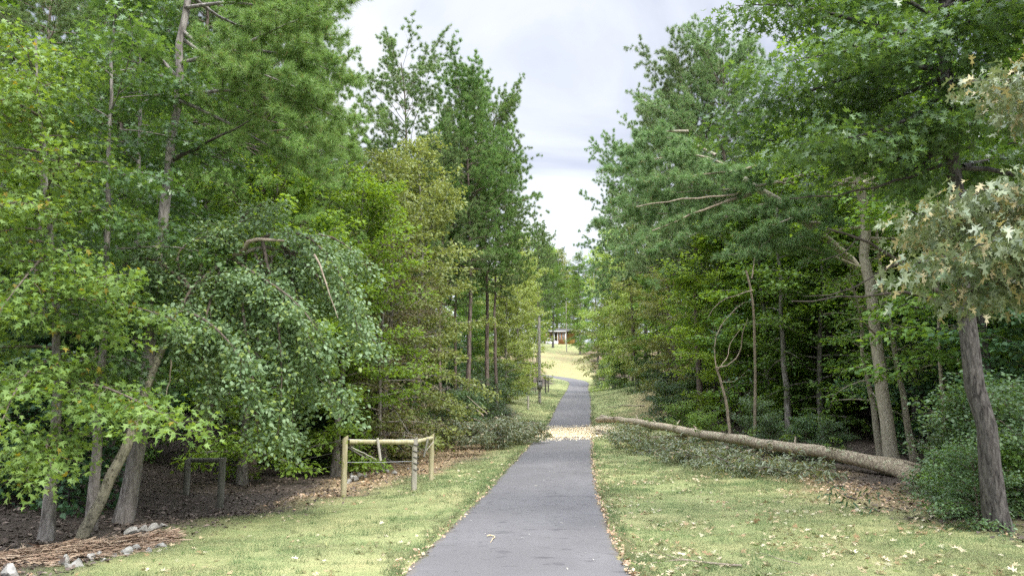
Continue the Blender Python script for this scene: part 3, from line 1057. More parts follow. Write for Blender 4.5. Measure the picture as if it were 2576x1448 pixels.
tr.leaf('pinoak', .14, 21, .34, .55, .25)
for q, r in (([(2436, 800, 12.4), (2350, 720, 12), (2270, 660, 11.8), (2165, 592, 11.6), (2080, 575, 11.6)], .05), ([(2440, 790, 12.4), (2300, 730, 11.9), (2220, 735, 11.7), (2100, 752, 11.7), (1990, 757, 11.7)], .035),
             ([(2405, 400, 12.5), (2280, 450, 12), (2200, 470, 11.8), (2100, 492, 11.6), (1985, 500, 11.5)], .032), ([(2270, 660, 11.8), (2200, 690, 11.7), (2130, 735, 11.6), (2020, 745, 11.6)], .02),
             ([(2165, 592, 11.6), (2120, 640, 11.6), (2060, 655, 11.6)], .012)):
    tr.snag(pp(*q), r, 'dead_dark', 10)
tr.build('oak_tree', base, 'bark_dark', 'oak', 'big dark barked oak at the right, its high canopy spreading far left')

# oak just past the right edge; one bough of large yellowing leaves hangs in
tr = Tree(121)
base = np.array((8.2, 8.6, float(tz(8.2, 8.6))))
tr.stem([base - (0, 0, .3), base + (.1, 0, 2), base + (-.1, 0, 5), base + (-.2, 0, 9)], .2, .1, 12, 10)
for h in ([(2850, 620, 8.5), (2640, 540, 8), (2480, 500, 7.6), (2300, 540, 7.4)], [(2850, 640, 8.5), (2650, 620, 7.9), (2480, 620, 7.4), (2310, 660, 7.2)],
          [(2850, 600, 8.5), (2700, 500, 7.8), (2560, 470, 7.4), (2420, 480, 7.2)], [(2850, 640, 8.5), (2680, 660, 7.8), (2540, 690, 7.4), (2420, 740, 7.3)],
          [(2800, 640, 8.5), (2600, 580, 8.4), (2450, 560, 8.2), (2330, 590, 8)], [(2850, 640, 8.5), (2700, 580, 7.2), (2560, 570, 6.9), (2450, 620, 6.8)],
          [(2850, 260, 8.5), (2700, 200, 8), (2600, 190, 7.6), (2500, 205, 7.4)], [(2800, 300, 8.5), (2680, 250, 7.9), (2580, 260, 7.6)]):
    tr.limb(pp(*h), .03, .2, .5, .5, 8, u0=.35, seg=.1)
tr.leaf('curled', .11, 18, .26, .8, .8)
tr.build('oak_tree', base, 'bark_dark', 'oak_pale', 'oak whose pale yellowing bough hangs in at the right edge')

# pale straight trunk behind the roots of the fallen tree
tr = Tree(122)
base = gnd(2240, 24)
tr.stem(np.concatenate((base[None] - (0, 0, .3), pp((2222, 1000, 24), (2193, 760, 24), (2168, 560, 24), (2150, 270, 24), (2135, -50, 24)))), .215, .1, 20, 14, 1.25, .03)
tr.auto(.45, 26, crown_prof(2.6, 3.2, 2.0), (0, .7), .35, .4, 1.0)
tr.leaf('rhomb', .17, 8, .3)
for q, r in (([(2192, 785, 23.8), (2170, 772, 23.3), (2150, 770, 23)], .05), ([(2200, 840, 23.8), (2180, 820, 23.4), (2160, 800, 23.2)], .035), ([(2160, 440, 24), (2200, 430, 23.6), (2190, 400, 23.4)], .06), ([(2150, 460, 24), (2120, 462, 23.4), (2085, 470, 23)], .05)):
    tr.snag(pp(*q), r, 'dead')
tr.build('tall_tree', base, 'bark_pale', 'bright', 'tall tree with thick pale straight trunk behind the root end of the fallen trunk')

for k, (px, d, path, r, lab) in enumerate((
        (2205, 26, [(2195, 1000, 26), (2165, 880, 26), (2165, 780, 26), (2130, 690, 26)], .13, 'slender crooked tree just left of the thick pale trunk'),
        (2290, 25, [(2270, 1000, 25), (2245, 850, 25), (2225, 760, 25), (2200, 600, 25), (2190, 400, 25)], .12, 'slender leaning tree just right of the thick pale trunk'),
        (2372, 22, [(2366, 1000, 22), (2362, 850, 22), (2360, 700, 22), (2355, 400, 22)], .06, 'thin pole like sapling between the pale trunk and the dark oak'),
        (1985, 33, [(1978, 1000, 33), (1968, 880, 33), (1960, 700, 33), (1955, 480, 33)], .17, 'grey trunked tree in the dark wood behind the fallen trunk'))):
    tr = Tree(130 + k)
    base = gnd(px, d)
    tr.stem(np.concatenate((base[None] - (0, 0, .3), pp(*path))), r, .03, 14, 9, 1.3)
    tr.auto(.3, 22, crown_prof(1.2, 1.8, .9), (0, .8), .35, .4, .8)
    tr.leaf('rhomb', .15, 6, .28)
    tr.build('slender_tree', base, 'bark_pale' if k < 3 else 'bark_grey', 'mid', lab)

# storm-broken pine leaning into the opening from the right
tr = Tree(123)
base = gnd(2420, 28)
tr.stem(np.concatenate((base[None] - (0, 0, .3), pp((2330, 850, 27.5), (2160, 672, 27), (2030, 560, 26.6), (1950, 505, 26.4), (1870, 450, 26.3)))), .22, .12, 20, 10, 1.2)
for h in ([(2098, 390, 26), (1900, 425, 25.4), (1740, 442, 25), (1600, 458, 24.8)], [(2020, 440, 26.2), (1880, 478, 25.4), (1700, 480, 25), (1550, 505, 24.8)], [(1900, 480, 26.3), (1760, 520, 25.2), (1650, 590, 24.8), (1570, 620, 24.6)],
          [(1890, 490, 26.3), (1720, 545, 26), (1600, 530, 25.8), (1500, 560, 25.6)], [(2200, 445, 27), (2100, 488, 26), (1985, 500, 25.4), (1870, 540, 25)], [(2160, 672, 27), (2040, 620, 26), (1950, 610, 25.2), (1860, 620, 25)],
          [(1950, 505, 26.4), (1960, 580, 25), (1900, 640, 24.6), (1840, 640, 24.4)], [(1850, 430, 26.2), (1760, 380, 25.6), (1640, 400, 25.2), (1540, 430, 25)], [(1730, 330, 26), (1650, 330, 25.6), (1580, 380, 25.4)],
          [(2030, 560, 26.6), (2120, 560, 25.6), (2060, 590, 24.8), (1990, 600, 24.6)], [(1800, 390, 26), (1720, 350, 27), (1620, 340, 27.6)], [(1950, 505, 26.4), (1830, 540, 27.4), (1730, 600, 27.8), (1640, 640, 28)],
          [(2100, 490, 26), (2040, 530, 25), (1960, 560, 24.6), (1880, 590, 24.4)]):
    tr.limb(pp(*h), .06, .2, .8, .1, 9, u0=.2, seg=.2, side=(20, 70), rise=.05, tip=True)
tr.needles(54, .24, .014, 2)
for q, r in (([(2098, 388, 25.8), (1990, 402, 25.4), (1870, 426, 25), (1760, 440, 24.7)], .075), ([(1885, 486, 25.4), (1800, 520, 25), (1720, 545, 24.6), (1640, 580, 24.4)], .06), ([(1870, 484, 25.4), (1780, 500, 24.6), (1700, 500, 24.3), (1600, 520, 24.2)], .045),
             ([(2000, 458, 25.8), (1940, 462, 25.2)], .05)):
    tr.snag(pp(*q), r, 'dead', 9)
tr.build('pine_tree', base, 'bark_pale', 'pine_grey', 'storm broken pine leaning left with long bare tan limbs and drooping grey green needles')

# crooked sapling with looping dead stems beside the fallen trunk
tr = Tree(124)
base = gnd(1832, 31)
tr.stem(np.concatenate((base[None] - (0, 0, .3), pp((1832, 1040, 31), (1824, 985, 31), (1803, 935, 31), (1800, 922, 31)))), .075, .045, 10, 8, 1.2)
tr.snag(pp((1800, 925, 31), (1840, 915, 30.6), (1865, 880, 30.4), (1868, 830, 30.2), (1880, 800, 30)), .032, 'dead', 12)
tr.snag(pp((1802, 930, 31), (1830, 900, 31.4), (1836, 860, 31.5), (1860, 830, 31.6)), .022, 'dead', 10)
tr.limb(pp((1802, 930, 31), (1790, 860, 31), (1820, 800, 31), (1870, 760, 31)), .03, .35, .7, .3, 8)
tr.limb(pp((1815, 960, 31), (1850, 960, 30), (1880, 930, 29.6)), .02, .35, .6, .3, 8)
tr.leaf('rhomb', .12, 5, .25)
tr.build('sapling', base, 'dead', 'dark', 'crooked pale sapling with looping dead stems rising behind the fallen trunk')

# two dead branches that stick out of the right-hand wood
g = Geo()
base = gnd(1890, 30)
q = resample(pp((1895, 760, 29), (1893, 730, 29), (1884, 690, 29), (1875, 668, 29)), 8)
bb = Tree(125)
bb.stem(np.concatenate((base[None] - (0, 0, .3), pp((1900, 900, 29.6), (1895, 760, 29), (1890, 715, 29), (1876, 680, 29)))), .06, .04, 12, 8, 1.2)
bb.snag(pp((1893, 730, 29), (1845, 742, 28.6), (1800, 760, 28.4), (1780, 800, 28.2)), .03, 'dead')
bb.snag(pp((1890, 700, 29), (1897, 660, 29), (1900, 630, 29)), .03, 'dead')
bb.build('dead_tree', base, 'dead', 'mid', 'dead snapped stem with bare curved limb in front of the right hand wood')

# ------------------------------------------------------------------ trees copied from the prototypes, placed by what the photograph shows
GL = 'trees in the wood left of the driveway'
GR = 'trees in the wood right of the driveway'
for key, px, d, top, w, lab in (
        ('pine_c', 1008, 45, 85, 1.0, 'tall open pine with thin crown against the sky, left of the denser pines'),
        ('pine_b', 1172, 47, 150, .95, 'tallest of the dense pines standing against the sky left of the driveway'),
        ('pine_b', 1222, 52, 205, .9, 'dense pine at the right side of the pine clump left of the driveway'),
        ('pine_a', 1250, 57, 330, .85, 'shorter pine on the outer right of the clump by the driveway'),
        ('pine_a', 1112, 44, 300, .8, 'pine with slim bare trunk at the left foot of the pine clump'),
        ('pine_b', 640, 25, -160, .9, 'large pine behind the bent silvery tree, its crown passing the top of the frame'),
        ('pine_b', 735, 31, -40, .85, 'large pine with drooping boughs just left of the open thin pine'),
        ('pine_d', 905, 38, 400, .8, 'mid sized pine between the large pines and the open thin pine'),
        ('pine_a', 1352, 118, 548, .9, 'small distant dark pine above the yellow green trees'),
        ('maple_b', 1302, 80, 592, .82, 'yellow green round tree left of the utility pole'),
        ('maple_b', 1310, 98, 640, .7, 'pale yellow green tree directly behind the utility pole'),
        ('maple_b', 1272, 66, 680, .8, 'small yellow green tree under the dense pines, left of the pole'),
        ('olive_a', 965, 31, 380, .9, 'green hardwood in front of the open thin pine'),
        ('olive_a', 1050, 37, 350, .85, 'olive green hardwood at the foot of the dense pines'),
        ('maple_a', 850, 27, 440, 1.0, 'bright green hardwood behind the crown of the leaning tree'),
        ('brown_a', 960, 29, 600, 1.0, 'brown leaved dying tree right of the arching leaning tree'),
        ('brown_a', 1045, 34, 700, .9, 'brownish thin tree behind the fence corner'),
        ('pine_b', 1148, 50, 270, .75, 'pine with bare trunk second from the left foot of the pine clump'),
        ('under_b', 950, 33, 860, 1.0, 'low green tree over the dark hollow behind the fence'),
        ('under_b', 1015, 34, 930, .9, 'light green low tree leaning over the fence rail'),
        ('maple_a', 620, 24, 380, 1.0, 'green tree behind the grey pine and above the leaning tree'),
        ('oak_b', 560, 27, 150, 1.0, 'tall dark tree behind the boughs of the grey pine'),
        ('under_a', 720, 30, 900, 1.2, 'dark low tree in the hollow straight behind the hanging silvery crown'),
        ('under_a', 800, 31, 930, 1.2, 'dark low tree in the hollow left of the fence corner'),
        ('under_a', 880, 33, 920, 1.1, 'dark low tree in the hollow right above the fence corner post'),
        ('pine_c', 62, 22, -300, 1.0, 'pine with bare trunk against bright sky at the upper left corner'),
        # right
        ('pine_d', 1765, 44, 95, .9, 'tall grey green pine at the upper left of the right hand wood'),
        ('pine_d', 1690, 58, 225, .85, 'grey green pine reaching out over the driveway side of the right hand wood'),
        ('pine_d', 1605, 76, 330, .95, 'shorter dense pine on the driveway side of the right hand wood'),
        ('pine_d', 1860, 40, 60, .95, 'tall pine partly hidden by the canopy of the dark oak'),
        ('maple_b', 1545, 92, 570, .8, 'pale yellow green tree at the left end of the right hand wood'),
        ('olive_a', 1625, 74, 540, .9, 'olive green tree below the grey green pines'),
        ('oak_a', 1505, 158, 625, .85, 'distant tree at the right of the sky gap over the driveway'),
        ('olive_a', 1700, 52, 600, .95, 'broad olive tree with pale bare branches right of the driveway'),
        ('olive_a', 1535, 112, 640, .95, 'olive tree beside the bend of the driveway'),
        ('maple_b', 1592, 88, 640, .8, 'light yellow green tree right of the bend of the driveway'),
        ('maple_a', 1800, 47, 560, 1.0, 'fresh green tree behind the pile of fallen limbs'),
        ('oak_a', 1655, 70, 660, 1.0, 'dark low branched tree behind the bare patch of the right verge'),
        ('maple_a', 1830, 40, 560, 1.1, 'bright green tree behind the looping dead sapling'),
        ('oak_a', 1930, 37, 420, 1.2, 'green tree behind the storm broken pine'),
        ('oak_a', 2060, 33, 380, 1.1, 'green tree left of the thick pale trunk'),
        ('oak_b', 2300, 30, 100, 1.1, 'dark tree between the pale trunk and the dark oak'),
        ('maple_a', 2100, 36, 280, 1.1, 'yellowish bright green tree glowing behind the dark oak canopy'),
        ('oak_b', 2480, 20, -200, 1.1, 'leafy tree behind the dark oak at the right edge'),
        # far end
        ('pine_b', 1380, 232, 610, 1.0, 'dark distant pine rising behind the house'),
        ('oak_b', 1391, 192, 640, 1.0, 'dark yard tree in front of the brick house'),
        ('oak_a', 1460, 176, 640, .75, 'dark tree at the right of the house, nearest to it'),
        ('oak_a', 1448, 236, 690, 1.0, 'distant tree behind the right end of the house'),
        ('oak_a', 1345, 228, 640, 1.0, 'distant tree behind the left end of the house'),
        ('maple_a', 1372, 226, 600, .8, 'distant green tree rising behind the dark yard tree'),
        ('maple_a', 1442, 218, 690, .7, 'distant green tree at the right behind the house'),
        ('pine_b', 1425, 246, 660, .9, 'distant pine standing between the trees behind the house'),
        ('olive_a', 1402, 238, 628, 1.2, 'pale hazy tree beyond the house')):
    plant_px(key, px, d, top, w, lab)

# the mass of the woods: many alike trees, copied in a loop
wr = random.Random(77)
taken = [tuple(o.location[:2]) for o in COL.objects if o.parent is None and o.type == 'EMPTY']
left_keys = ['oak_b', 'oak_a', 'pine_a', 'oak_b', 'maple_a', 'pine_b', 'oak_a', 'pine_c']
right_keys = ['oak_b', 'oak_a', 'maple_a', 'oak_b', 'pine_d', 'oak_a', 'oak_b', 'olive_a']
HT = {'pine': (19, 25), 'oak': (13, 18), 'maple': (11, 15), 'olive': (11, 15)}


def wood(side, n, y0, y1, s0, s1, keys, lab, group, gap=2.3, hk=1.0):
    made, tries = 0, 0
    while made < n and tries < n * 60:
        tries += 1
        y = y0 + (y1 - y0) * wr.random() ** 1.25
        s = (s0 + (s1 - s0) * wr.random()) * side
        x = float(xc(y)) + s
        if abs(x) > y * .78 + 3:
            continue
        if any((a - x) ** 2 + (b_ - y) ** 2 < gap * gap for a, b_ in taken):
            continue
        taken.append((x, y))
        key = wr.choice(keys)
        lo, hi = HT.get(key.split('_')[0], (5, 7))
        plant(key, (x, y, float(tz(x, y))), wr.uniform(lo, hi) * hk / PROTO[key]['H'], wr.uniform(.85, 1.15), wr.uniform(0, 6.28), lab, 'tree', group, (wr.gauss(0, .03), wr.gauss(0, .03)))
        made += 1


wood(-1, 62, 17, 75, 11.5, 36, left_keys, 'one of the many close standing trees filling the dark wood left of the driveway', GL)
wood(1, 56, 17, 75, 13, 34, right_keys, 'one of the many close standing trees filling the dark wood right of the driveway', GR)
wood(-1, 16, 75, 150, 12, 24, left_keys, 'one of the far trees lining the left side of the driveway behind the pole', GL + ', far end', 3, .9)
wood(1, 18, 75, 170, 11, 24, right_keys, 'one of the far trees lining the right side of the driveway up the hill', GR + ', far end', 3, .9)
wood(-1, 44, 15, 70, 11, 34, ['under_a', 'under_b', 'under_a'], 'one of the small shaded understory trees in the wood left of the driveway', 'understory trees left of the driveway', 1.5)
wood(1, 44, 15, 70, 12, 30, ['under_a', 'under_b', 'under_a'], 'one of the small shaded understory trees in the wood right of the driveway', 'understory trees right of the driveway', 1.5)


def shrub_at(key, px, d, s, lab, group=None):
    b_ = gnd(px, d)
    plant(key, b_, s, 1.1, wr.uniform(0, 6.28), lab, 'shrub', group)


for px, d, s in ((2395, 17, .5), (2430, 15, .6), (2475, 14.5, .55), (2550, 13.8, .65), (2610, 13.4, .8), (2440, 17, .85), (2550, 15.5, .8), (2390, 18.5, .6), (2500, 16.5, .95), (2340, 18.5, .4), (2438, 13.0, .5), (2400, 14.2, .45)):
    shrub_at('bush_b' if px in (2430, 2475, 2340, 2550) and d < 19 and s < .66 else 'bush_a', px, d, s * 1.1, 'one of the blue green shrubs round the foot of the dark oak', 'shrubs round the dark oak')
for px, d, s in ((1735, 37, .9), (1765, 35, .7), (1680, 44, 1.0), (1930, 29, .6), (2020, 27.5, .6), (1900, 31, .8), (2090, 26, .55), (1680, 53, 1.0), (1655, 60, 1.1), (1625, 70, 1.2), (1560, 88, 1.2), (1520, 106, 1.3), (1750, 46, 1.2)):
    shrub_at('bush_b' if 32 < d < 40 else 'bush_a', px, d, s, 'one of the green shrubs along the right hand wood behind the fallen trunk', 'shrubs along the right hand wood')
for px, d, s in ((930, 34, 1.0), (985, 35, .9), (1040, 37, 1.0), (1100, 40, 1.1), (1165, 43, 1.1), (1180, 46, 1.1), (1215, 52, 1.1), (1235, 58, 1.1), (1255, 66, 1.2), (1275, 76, 1.3), (830, 30, .9), (1190, 50, 1.3), (1225, 62, 1.4)):
    shrub_at('bush_a', px, d, s, 'one of the shrubs along the foot of the left hand wood behind the fence', 'shrubs along the left hand wood')
# ------------------------------------------------------------------ fallen tree
def bend(q, n=18):
    return resample(q, n)


tr = Tree(140)
rng = tr.rng
base = gnd(2290, 21.6)
fp = pp((2320, 1205, 21.2), (2290, 1188, 21.6), (2205, 1158, 22.6), (2000, 1126, 25.5), (1800, 1098, 30), (1700, 1079, 34), (1600, 1061, 39), (1540, 1053, 42.4), (1504, 1056, 44))
p = bend(fp, 26)
p[:, :] += rng.normal(0, .02, p.shape)
tr.trunk.tube(p, np.interp(np.linspace(0, 1, 26), [0, .08, .25, .6, 1], [.31, .21, .19, .175, .165]), 16, rng, .045)
# splayed butt where the roots let go
for k in range(5):
    a = k * 1.25
    e = p[1] + np.array((.35 * math.cos(a) + .25, -.1, .35 * math.sin(a)))
    tr.trunk.tube(resample([p[3], p[1] * .4 + e * .6, e + (.35, -.2, -.25)], 6), [.11, .11, .1, .09, .07, .03], 7, rng, .1)
ft = tr.build('fallen_tree', base, 'bark_log', 'wilt', 'uprooted tree trunk lying across the right verge, sawn off at the edge of the driveway', 'fallen tree')
gg = Geo()
end = unit(p[-1] - p[-2])
gg.tube([p[-1] - end * .01, p[-1] + end * .012], [.162, .157], 14, rng, .02)
gg.build('sawn_end', M['cut'], ft, False, base)
for q, r0, r1 in (([(1735, 1098, 33), (1690, 1100, 34.5), (1628, 1101, 37), (1570, 1103, 40), (1530, 1100, 41.8), (1500, 1088, 43.2)], .11, .085), ([(1575, 1062, 40.5), (1535, 1050, 43), (1512, 1046, 44.6)], .1, .09),
                  ([(1895, 1132, 27.6), (1860, 1138, 27), (1846, 1150, 26.8)], .08, .03), ([(1905, 1146, 27), (1880, 1150, 26.4), (1850, 1172, 26), (1826, 1186, 25.8)], .05, .02),
                  ([(1830, 1126, 28.6), (1780, 1134, 28.2), (1720, 1132, 28.2), (1690, 1142, 28)], .07, .04), ([(1530, 1096, 42.4), (1512, 1084, 43.6), (1500, 1082, 44)], .1, .09)):
    gg = Geo()
    q = bend(pp(*q), 9)
    gg.tube(q, np.linspace(r0, r1, 9), 8, rng, .06)
    o = gg.build('limb', M['bark_log'], ft, True, base)
    if r1 > .08:
        gg = Geo()
        e = unit(q[-1] - q[-2])
        gg.tube([q[-1] - e * .01, q[-1] + e * .012], [r1 * .96, r1 * .92], 12)
        gg.build('sawn_end', M['cut'], ft, False, base)


for k, (tt, az, ln, rr) in enumerate(((.2, 1.2, .35, .05), (.34, -.4, .5, .045), (.47, 1.7, .3, .05), (.58, .6, .55, .04), (.66, 1.9, .28, .045), (.78, 1.0, .4, .04), (.86, .2, .3, .04))):
    q0, dq = at_path(p, tt)
    sd = unit(np.cross(dq, (0, 0, 1.0)))
    dd = unit(sd * math.cos(az) + np.array((0, 0, 1.0)) * math.sin(az) + dq * .5)
    gg = Geo()
    gg.tube(curve(q0 + dd * .1, dd, ln, .2, 5, rng, .12), np.array([1, .85, .75, .7, .5]) * rr, 7, rng, .12)
    gg.build('branch_stub', M['bark_log'], ft, True, base)
# leafy shoots along the top of the trunk
hs_ = Tree(145)
for tt in (.12, .22, .3, .37, .45, .5, .56, .63, .7, .74, .82, .9):
    q0, dq = at_path(p, tt)
    for _ in range(2):
        lp = curve(q0 + (0, 0, .15), (hs_.rng.normal(0, .6), hs_.rng.normal(-.3, .6), 1), hs_.rng.uniform(.2, .5), .6, 4, hs_.rng, .2)
        twigs(hs_.rng, hs_.limbs, lp, .012, .14, .22, .3, hs_.pts, hs_.drs, seg=.1)
hs_.leaf('ovate', .085, 4, .1, .7, .2)
hs_.crown.build('foliage', M['mid'], ft, False, base)


def heap(seed, spots, leaf, size, n, sub=.8, up=.35, high=.5):
    """broken leafy branches lying on the ground"""
    h = Tree(seed)
    r_ = h.rng
    h.parts = []
    for (px, d, k, L) in spots:
        lg = Geo()
        h.parts.append(lg)
        for _ in range(k):
            b_ = gnd(px + r_.normal(0, 22), d + r_.normal(0, .9))
            az = r_.uniform(0, 6.28)
            lp = curve(b_ + (0, 0, r_.uniform(.05, high)), (math.cos(az), math.sin(az), r_.uniform(0, up)), L * r_.uniform(.6, 1.2), .3, 7, r_, .12)
            lp[:, 2] = np.maximum(lp[:, 2], tz(lp[:, 0], lp[:, 1]) + .06)
            lg.tube(lp, np.linspace(.022, .005, 7), 4, cap=False)
            twigs(r_, lg, lp, .02, .22, sub, .4, h.pts, h.drs, seg=.1, rise=.15)
    pts = np.array(h.pts)
    pts[:, 2] = np.maximum(pts[:, 2], tz(pts[:, 0], pts[:, 1]) + .03)
    h.pts = list(pts)
    h.leaf('lance', size, n, .2, .75, .5, .3)
    return h


h = heap(141, [(1562, 39, 5, .8), (1600, 36, 7, 1.4), (1640, 33, 7, 1.3), (1680, 30, 8, 1.3), (1720, 28, 8, 1.2), (1660, 34, 5, 1.4), (1700, 31, 5, 1.3), (1850, 25, 5, 1.1), (1900, 24.5, 6, 1.0), (1790, 27, 4, 1.0), (1950, 24, 6, .9), (1870, 23.6, 5, .9), (1930, 22.8, 5, .8), (2000, 23, 5, .8)], 'wilt', .17, 7)
for lg in h.parts:
    lg.build('branch', M['twig'], ft, True, base)
h.crown.build('foliage', M['wilt'], ft, False, base)

h = heap(142, [(1215, 36, 5, 1.3), (1250, 38, 6, 1.4), (1290, 40, 6, 1.4), (1320, 41, 5, 1.3), (1340, 42.5, 4, 1.0), (1352, 43.5, 2, .6), (1180, 37, 5, 1.5), (1240, 42, 6, 1.7), (1130, 38, 4, 1.6), (1300, 38, 5, 1.2)], 'wilt', .17, 11, .85, .65, .95)
base = gnd(1260, 40)
ct = empty('cut_treetop', base, 'cut off treetop of olive leaves dragged to the left edge of the driveway', 'brush')
for lg in h.parts:
    lg.build('branch', M['twig'], ct, True, base)
h.crown.build('foliage', M['wilt'], ct, False, base)
for q, r in (([(1215, 1045, 39), (1195, 1025, 40), (1160, 1020, 41)], .05), ([(1215, 1075, 37), (1170, 1065, 38), (1110, 1080, 38.5), (1080, 1085, 39)], .06), ([(1220, 1070, 37.4), (1150, 1062, 38.2), (1100, 1050, 39)], .05), ([(1225, 1040, 39), (1190, 1010, 40), (1175, 995, 40.5)], .035),
             ([(1210, 1060, 38), (1160, 1042, 39), (1120, 1045, 39.6)], .035)):
    gg = Geo()
    gg.tube(resample(pp(*q), 8), np.linspace(r, .015, 8), 6, h.rng, .05)
    gg.build('bare_limb', M['dead'], ct, True, base)

# two dark broken sprigs on the right lawn, a pale stick further up, a forked branch near the camera
for seed, px, d, lab in ((143, 2135, 16.4, 'broken sprig of dark leaves on the right lawn, the one nearer the driveway'), (144, 2205, 15.6, 'broken sprig of dark leaves on the right lawn, the one nearer the shrubs')):
    h = heap(seed, [(px, d, 2, .5)], 'dark', .14, 4, .25)
    base = gnd(px, d)
    e = empty('broken_sprig', base, lab, 'branch')
    for lg in h.parts:
        lg.build('branch', M['twig'], e, True, base)
    h.crown.build('foliage', M['dark'], e, False, base)


def stick(paths, label, mat='dead', cat='branch', name='fallen_branch', lift=.03):
    g = Geo()
    for q, r in paths:
        a = resample([gnd(x, d) + (0, 0, lift) for x, d in q], 9)
        a[:, 2] = tz(a[:, 0], a[:, 1]) + lift + r * .5
        a += np.random.default_rng(int(q[0][0])).normal(0, r * .5, a.shape)
        g.tube(a, np.linspace(r, r * .35, 9), 6)
    b_ = gnd(*paths[0][0][0])
    return tag(g.build(name, M[mat], None, True), label, cat)


stick([([(1850, 10.6), (1780, 10.8), (1720, 11.0), (1640, 11.5), (1610, 11.9)], .02), ([(1730, 11.0), (1680, 11.1), (1620, 10.9), (1590, 10.6)], .012), ([(1700, 11.1), (1660, 11.6), (1640, 12.1)], .008), ([(1740, 11.0), (1755, 10.7), (1770, 10.4)], .008)],
      'pale forked fallen branch on the right lawn near the driveway')
stick([([(1620, 57), (1570, 60), (1525, 62)], .06)], 'long pale dead stick on the verge beyond the fallen trunk')
stick([([(1990, 10.6), (1950, 10.9), (1890, 11.6)], .008)], 'thin curved twig on the right lawn among tan leaves')
stick([([(1228, 13.3), (1240, 13.5), (1248, 13.2), (1238, 12.9), (1234, 12.7)], .012)], 'curled pale twig lying on the driveway', 'cut', 'twig', 'twig', .06)

# ------------------------------------------------------------------ fence corner and its shaded neighbour
def post(parent, px, d, top, r, mat, tilt=0.0, cut=.05, name='post'):
    b_ = gnd(px, d)
    zt = P(px, top, d)[2]
    g = Geo()
    n = 9
    z = np.linspace(-.3, zt - b_[2] - r, n)
    q = np.stack((b_[0] + tilt * np.maximum(z, 0), np.full(n, b_[1]), b_[2] + z), 1)
    rg = np.random.default_rng(int(px))
    g.tube(q, r * (1 + rg.normal(0, .02, n)), 14, rg, .015)
    v = g.v[0].reshape(n, 14, 3)
    v[-1, :, 2] += (v[-1, :, 0] - q[-1, 0]) * .7 + cut      # slanting saw cut
    g.v[1][:, 2] = v[-1, :, 2]
    return g.build(name, M[mat], parent, True, parent.location), b_, zt


fb = gnd(870, 20.9)
fe = empty('wooden_fence', fb, 'weathered round post fence corner with rails, wire and a banded post on the left lawn', 'fence')
POSTS = []
for px, d, top, mat in ((871, 20.9, 1096, 'post'), (1045, 22.0, 1100, 'post_grey'), (1087, 24.4, 1090, 'post')):
    POSTS.append(post(fe, px, d, top, .082, mat))


def rail(parent, a, b, r, mat, name='rail', rg=np.random.default_rng(9)):
    g = Geo()
    n = 9
    q = np.array([a + (b - a) * k / (n - 1) for k in range(n)])
    q[1:-1, 2] += rg.normal(0, .006, n - 2)
    g.tube(q, np.full(n, r) * (1 + rg.normal(0, .02, n)), 12, rg, .015)
    return g.build(name, M[mat], parent, True, parent.location)


A, B, C_ = P(871, 1110, 20.9), P(1045, 1111, 22.0), P(1087, 1101, 24.4)
dv = unit(B - A)
rail(fe, A + dv * .08, B - dv * .08, .065, 'post')
dv = unit(C_ - B)
rail(fe, B + dv * .08, C_ - dv * .08, .065, 'post')
# thin hanging stave and a broken slat beside the far post
a, b_ = P(949, 1101, 21.25), P(957, 1158, 21.2)
rail(fe, a, b_, .038, 'post_grey', 'stave')
rail(fe, P(1076, 1102, 23.2), P(1066, 1148, 23.0), .03, 'post_dark', 'stave')
rail(fe, P(884, 1124, 20.85), P(948, 1156, 21.3), .014, 'post_grey', 'brace')
rail(fe, P(1090, 1110, 24.2), P(1070, 1134, 23.3), .01, 'post_grey', 'brace')
# wire wound round the banded post
for yy in (1118, 1134, 1149, 1164, 1180):
    g = Geo()
    c0 = P(1045, yy, 22.0)
    th = np.linspace(0, 2 * np.pi, 19)
    g.tube(np.stack((c0[0] + .088 * np.cos(th), c0[1] + .088 * np.sin(th), c0[2] + .012 * np.sin(th * 2)), 1), .014, 6, cap=False)
    g.build('wire_loop', M['rust'], fe, True, fb)
fb2 = gnd(568, 19.2)
# strands that run from the corner to the shaded brace
for dz in (0.05, .35, .7, 1.0):
    g = Geo()
    a, b_ = P(866, 1100, 20.9) - (0, 0, dz), P(572, 1152, 19.3) - (0, 0, dz * .9)
    q = np.array([a + (b_ - a) * k / 12 for k in range(13)])
    q[:, 2] -= .05 * np.sin(np.linspace(0, np.pi, 13))
    g.tube(q, .004, 5, cap=False)
    g.build('wire', M['rust'], fe, True, fb)
for dz in (.0, .62):
    g = Geo()
    a, b_ = P(871, 1104, 20.9) - (0, 0, dz), P(1045, 1104, 22.0) - (0, 0, dz)
    g.tube([a, a * .5 + b_ * .5 + (0, .02, -.02), b_], .006, 5, cap=False)
    g.build('wire', M['wire'], fe, True, fb)
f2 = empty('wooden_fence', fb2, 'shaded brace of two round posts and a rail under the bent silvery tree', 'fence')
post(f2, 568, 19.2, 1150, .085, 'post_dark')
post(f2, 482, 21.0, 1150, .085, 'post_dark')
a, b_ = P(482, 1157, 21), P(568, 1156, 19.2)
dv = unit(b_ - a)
rail(f2, a + dv * .08, b_ - dv * .08, .06, 'post_dark')

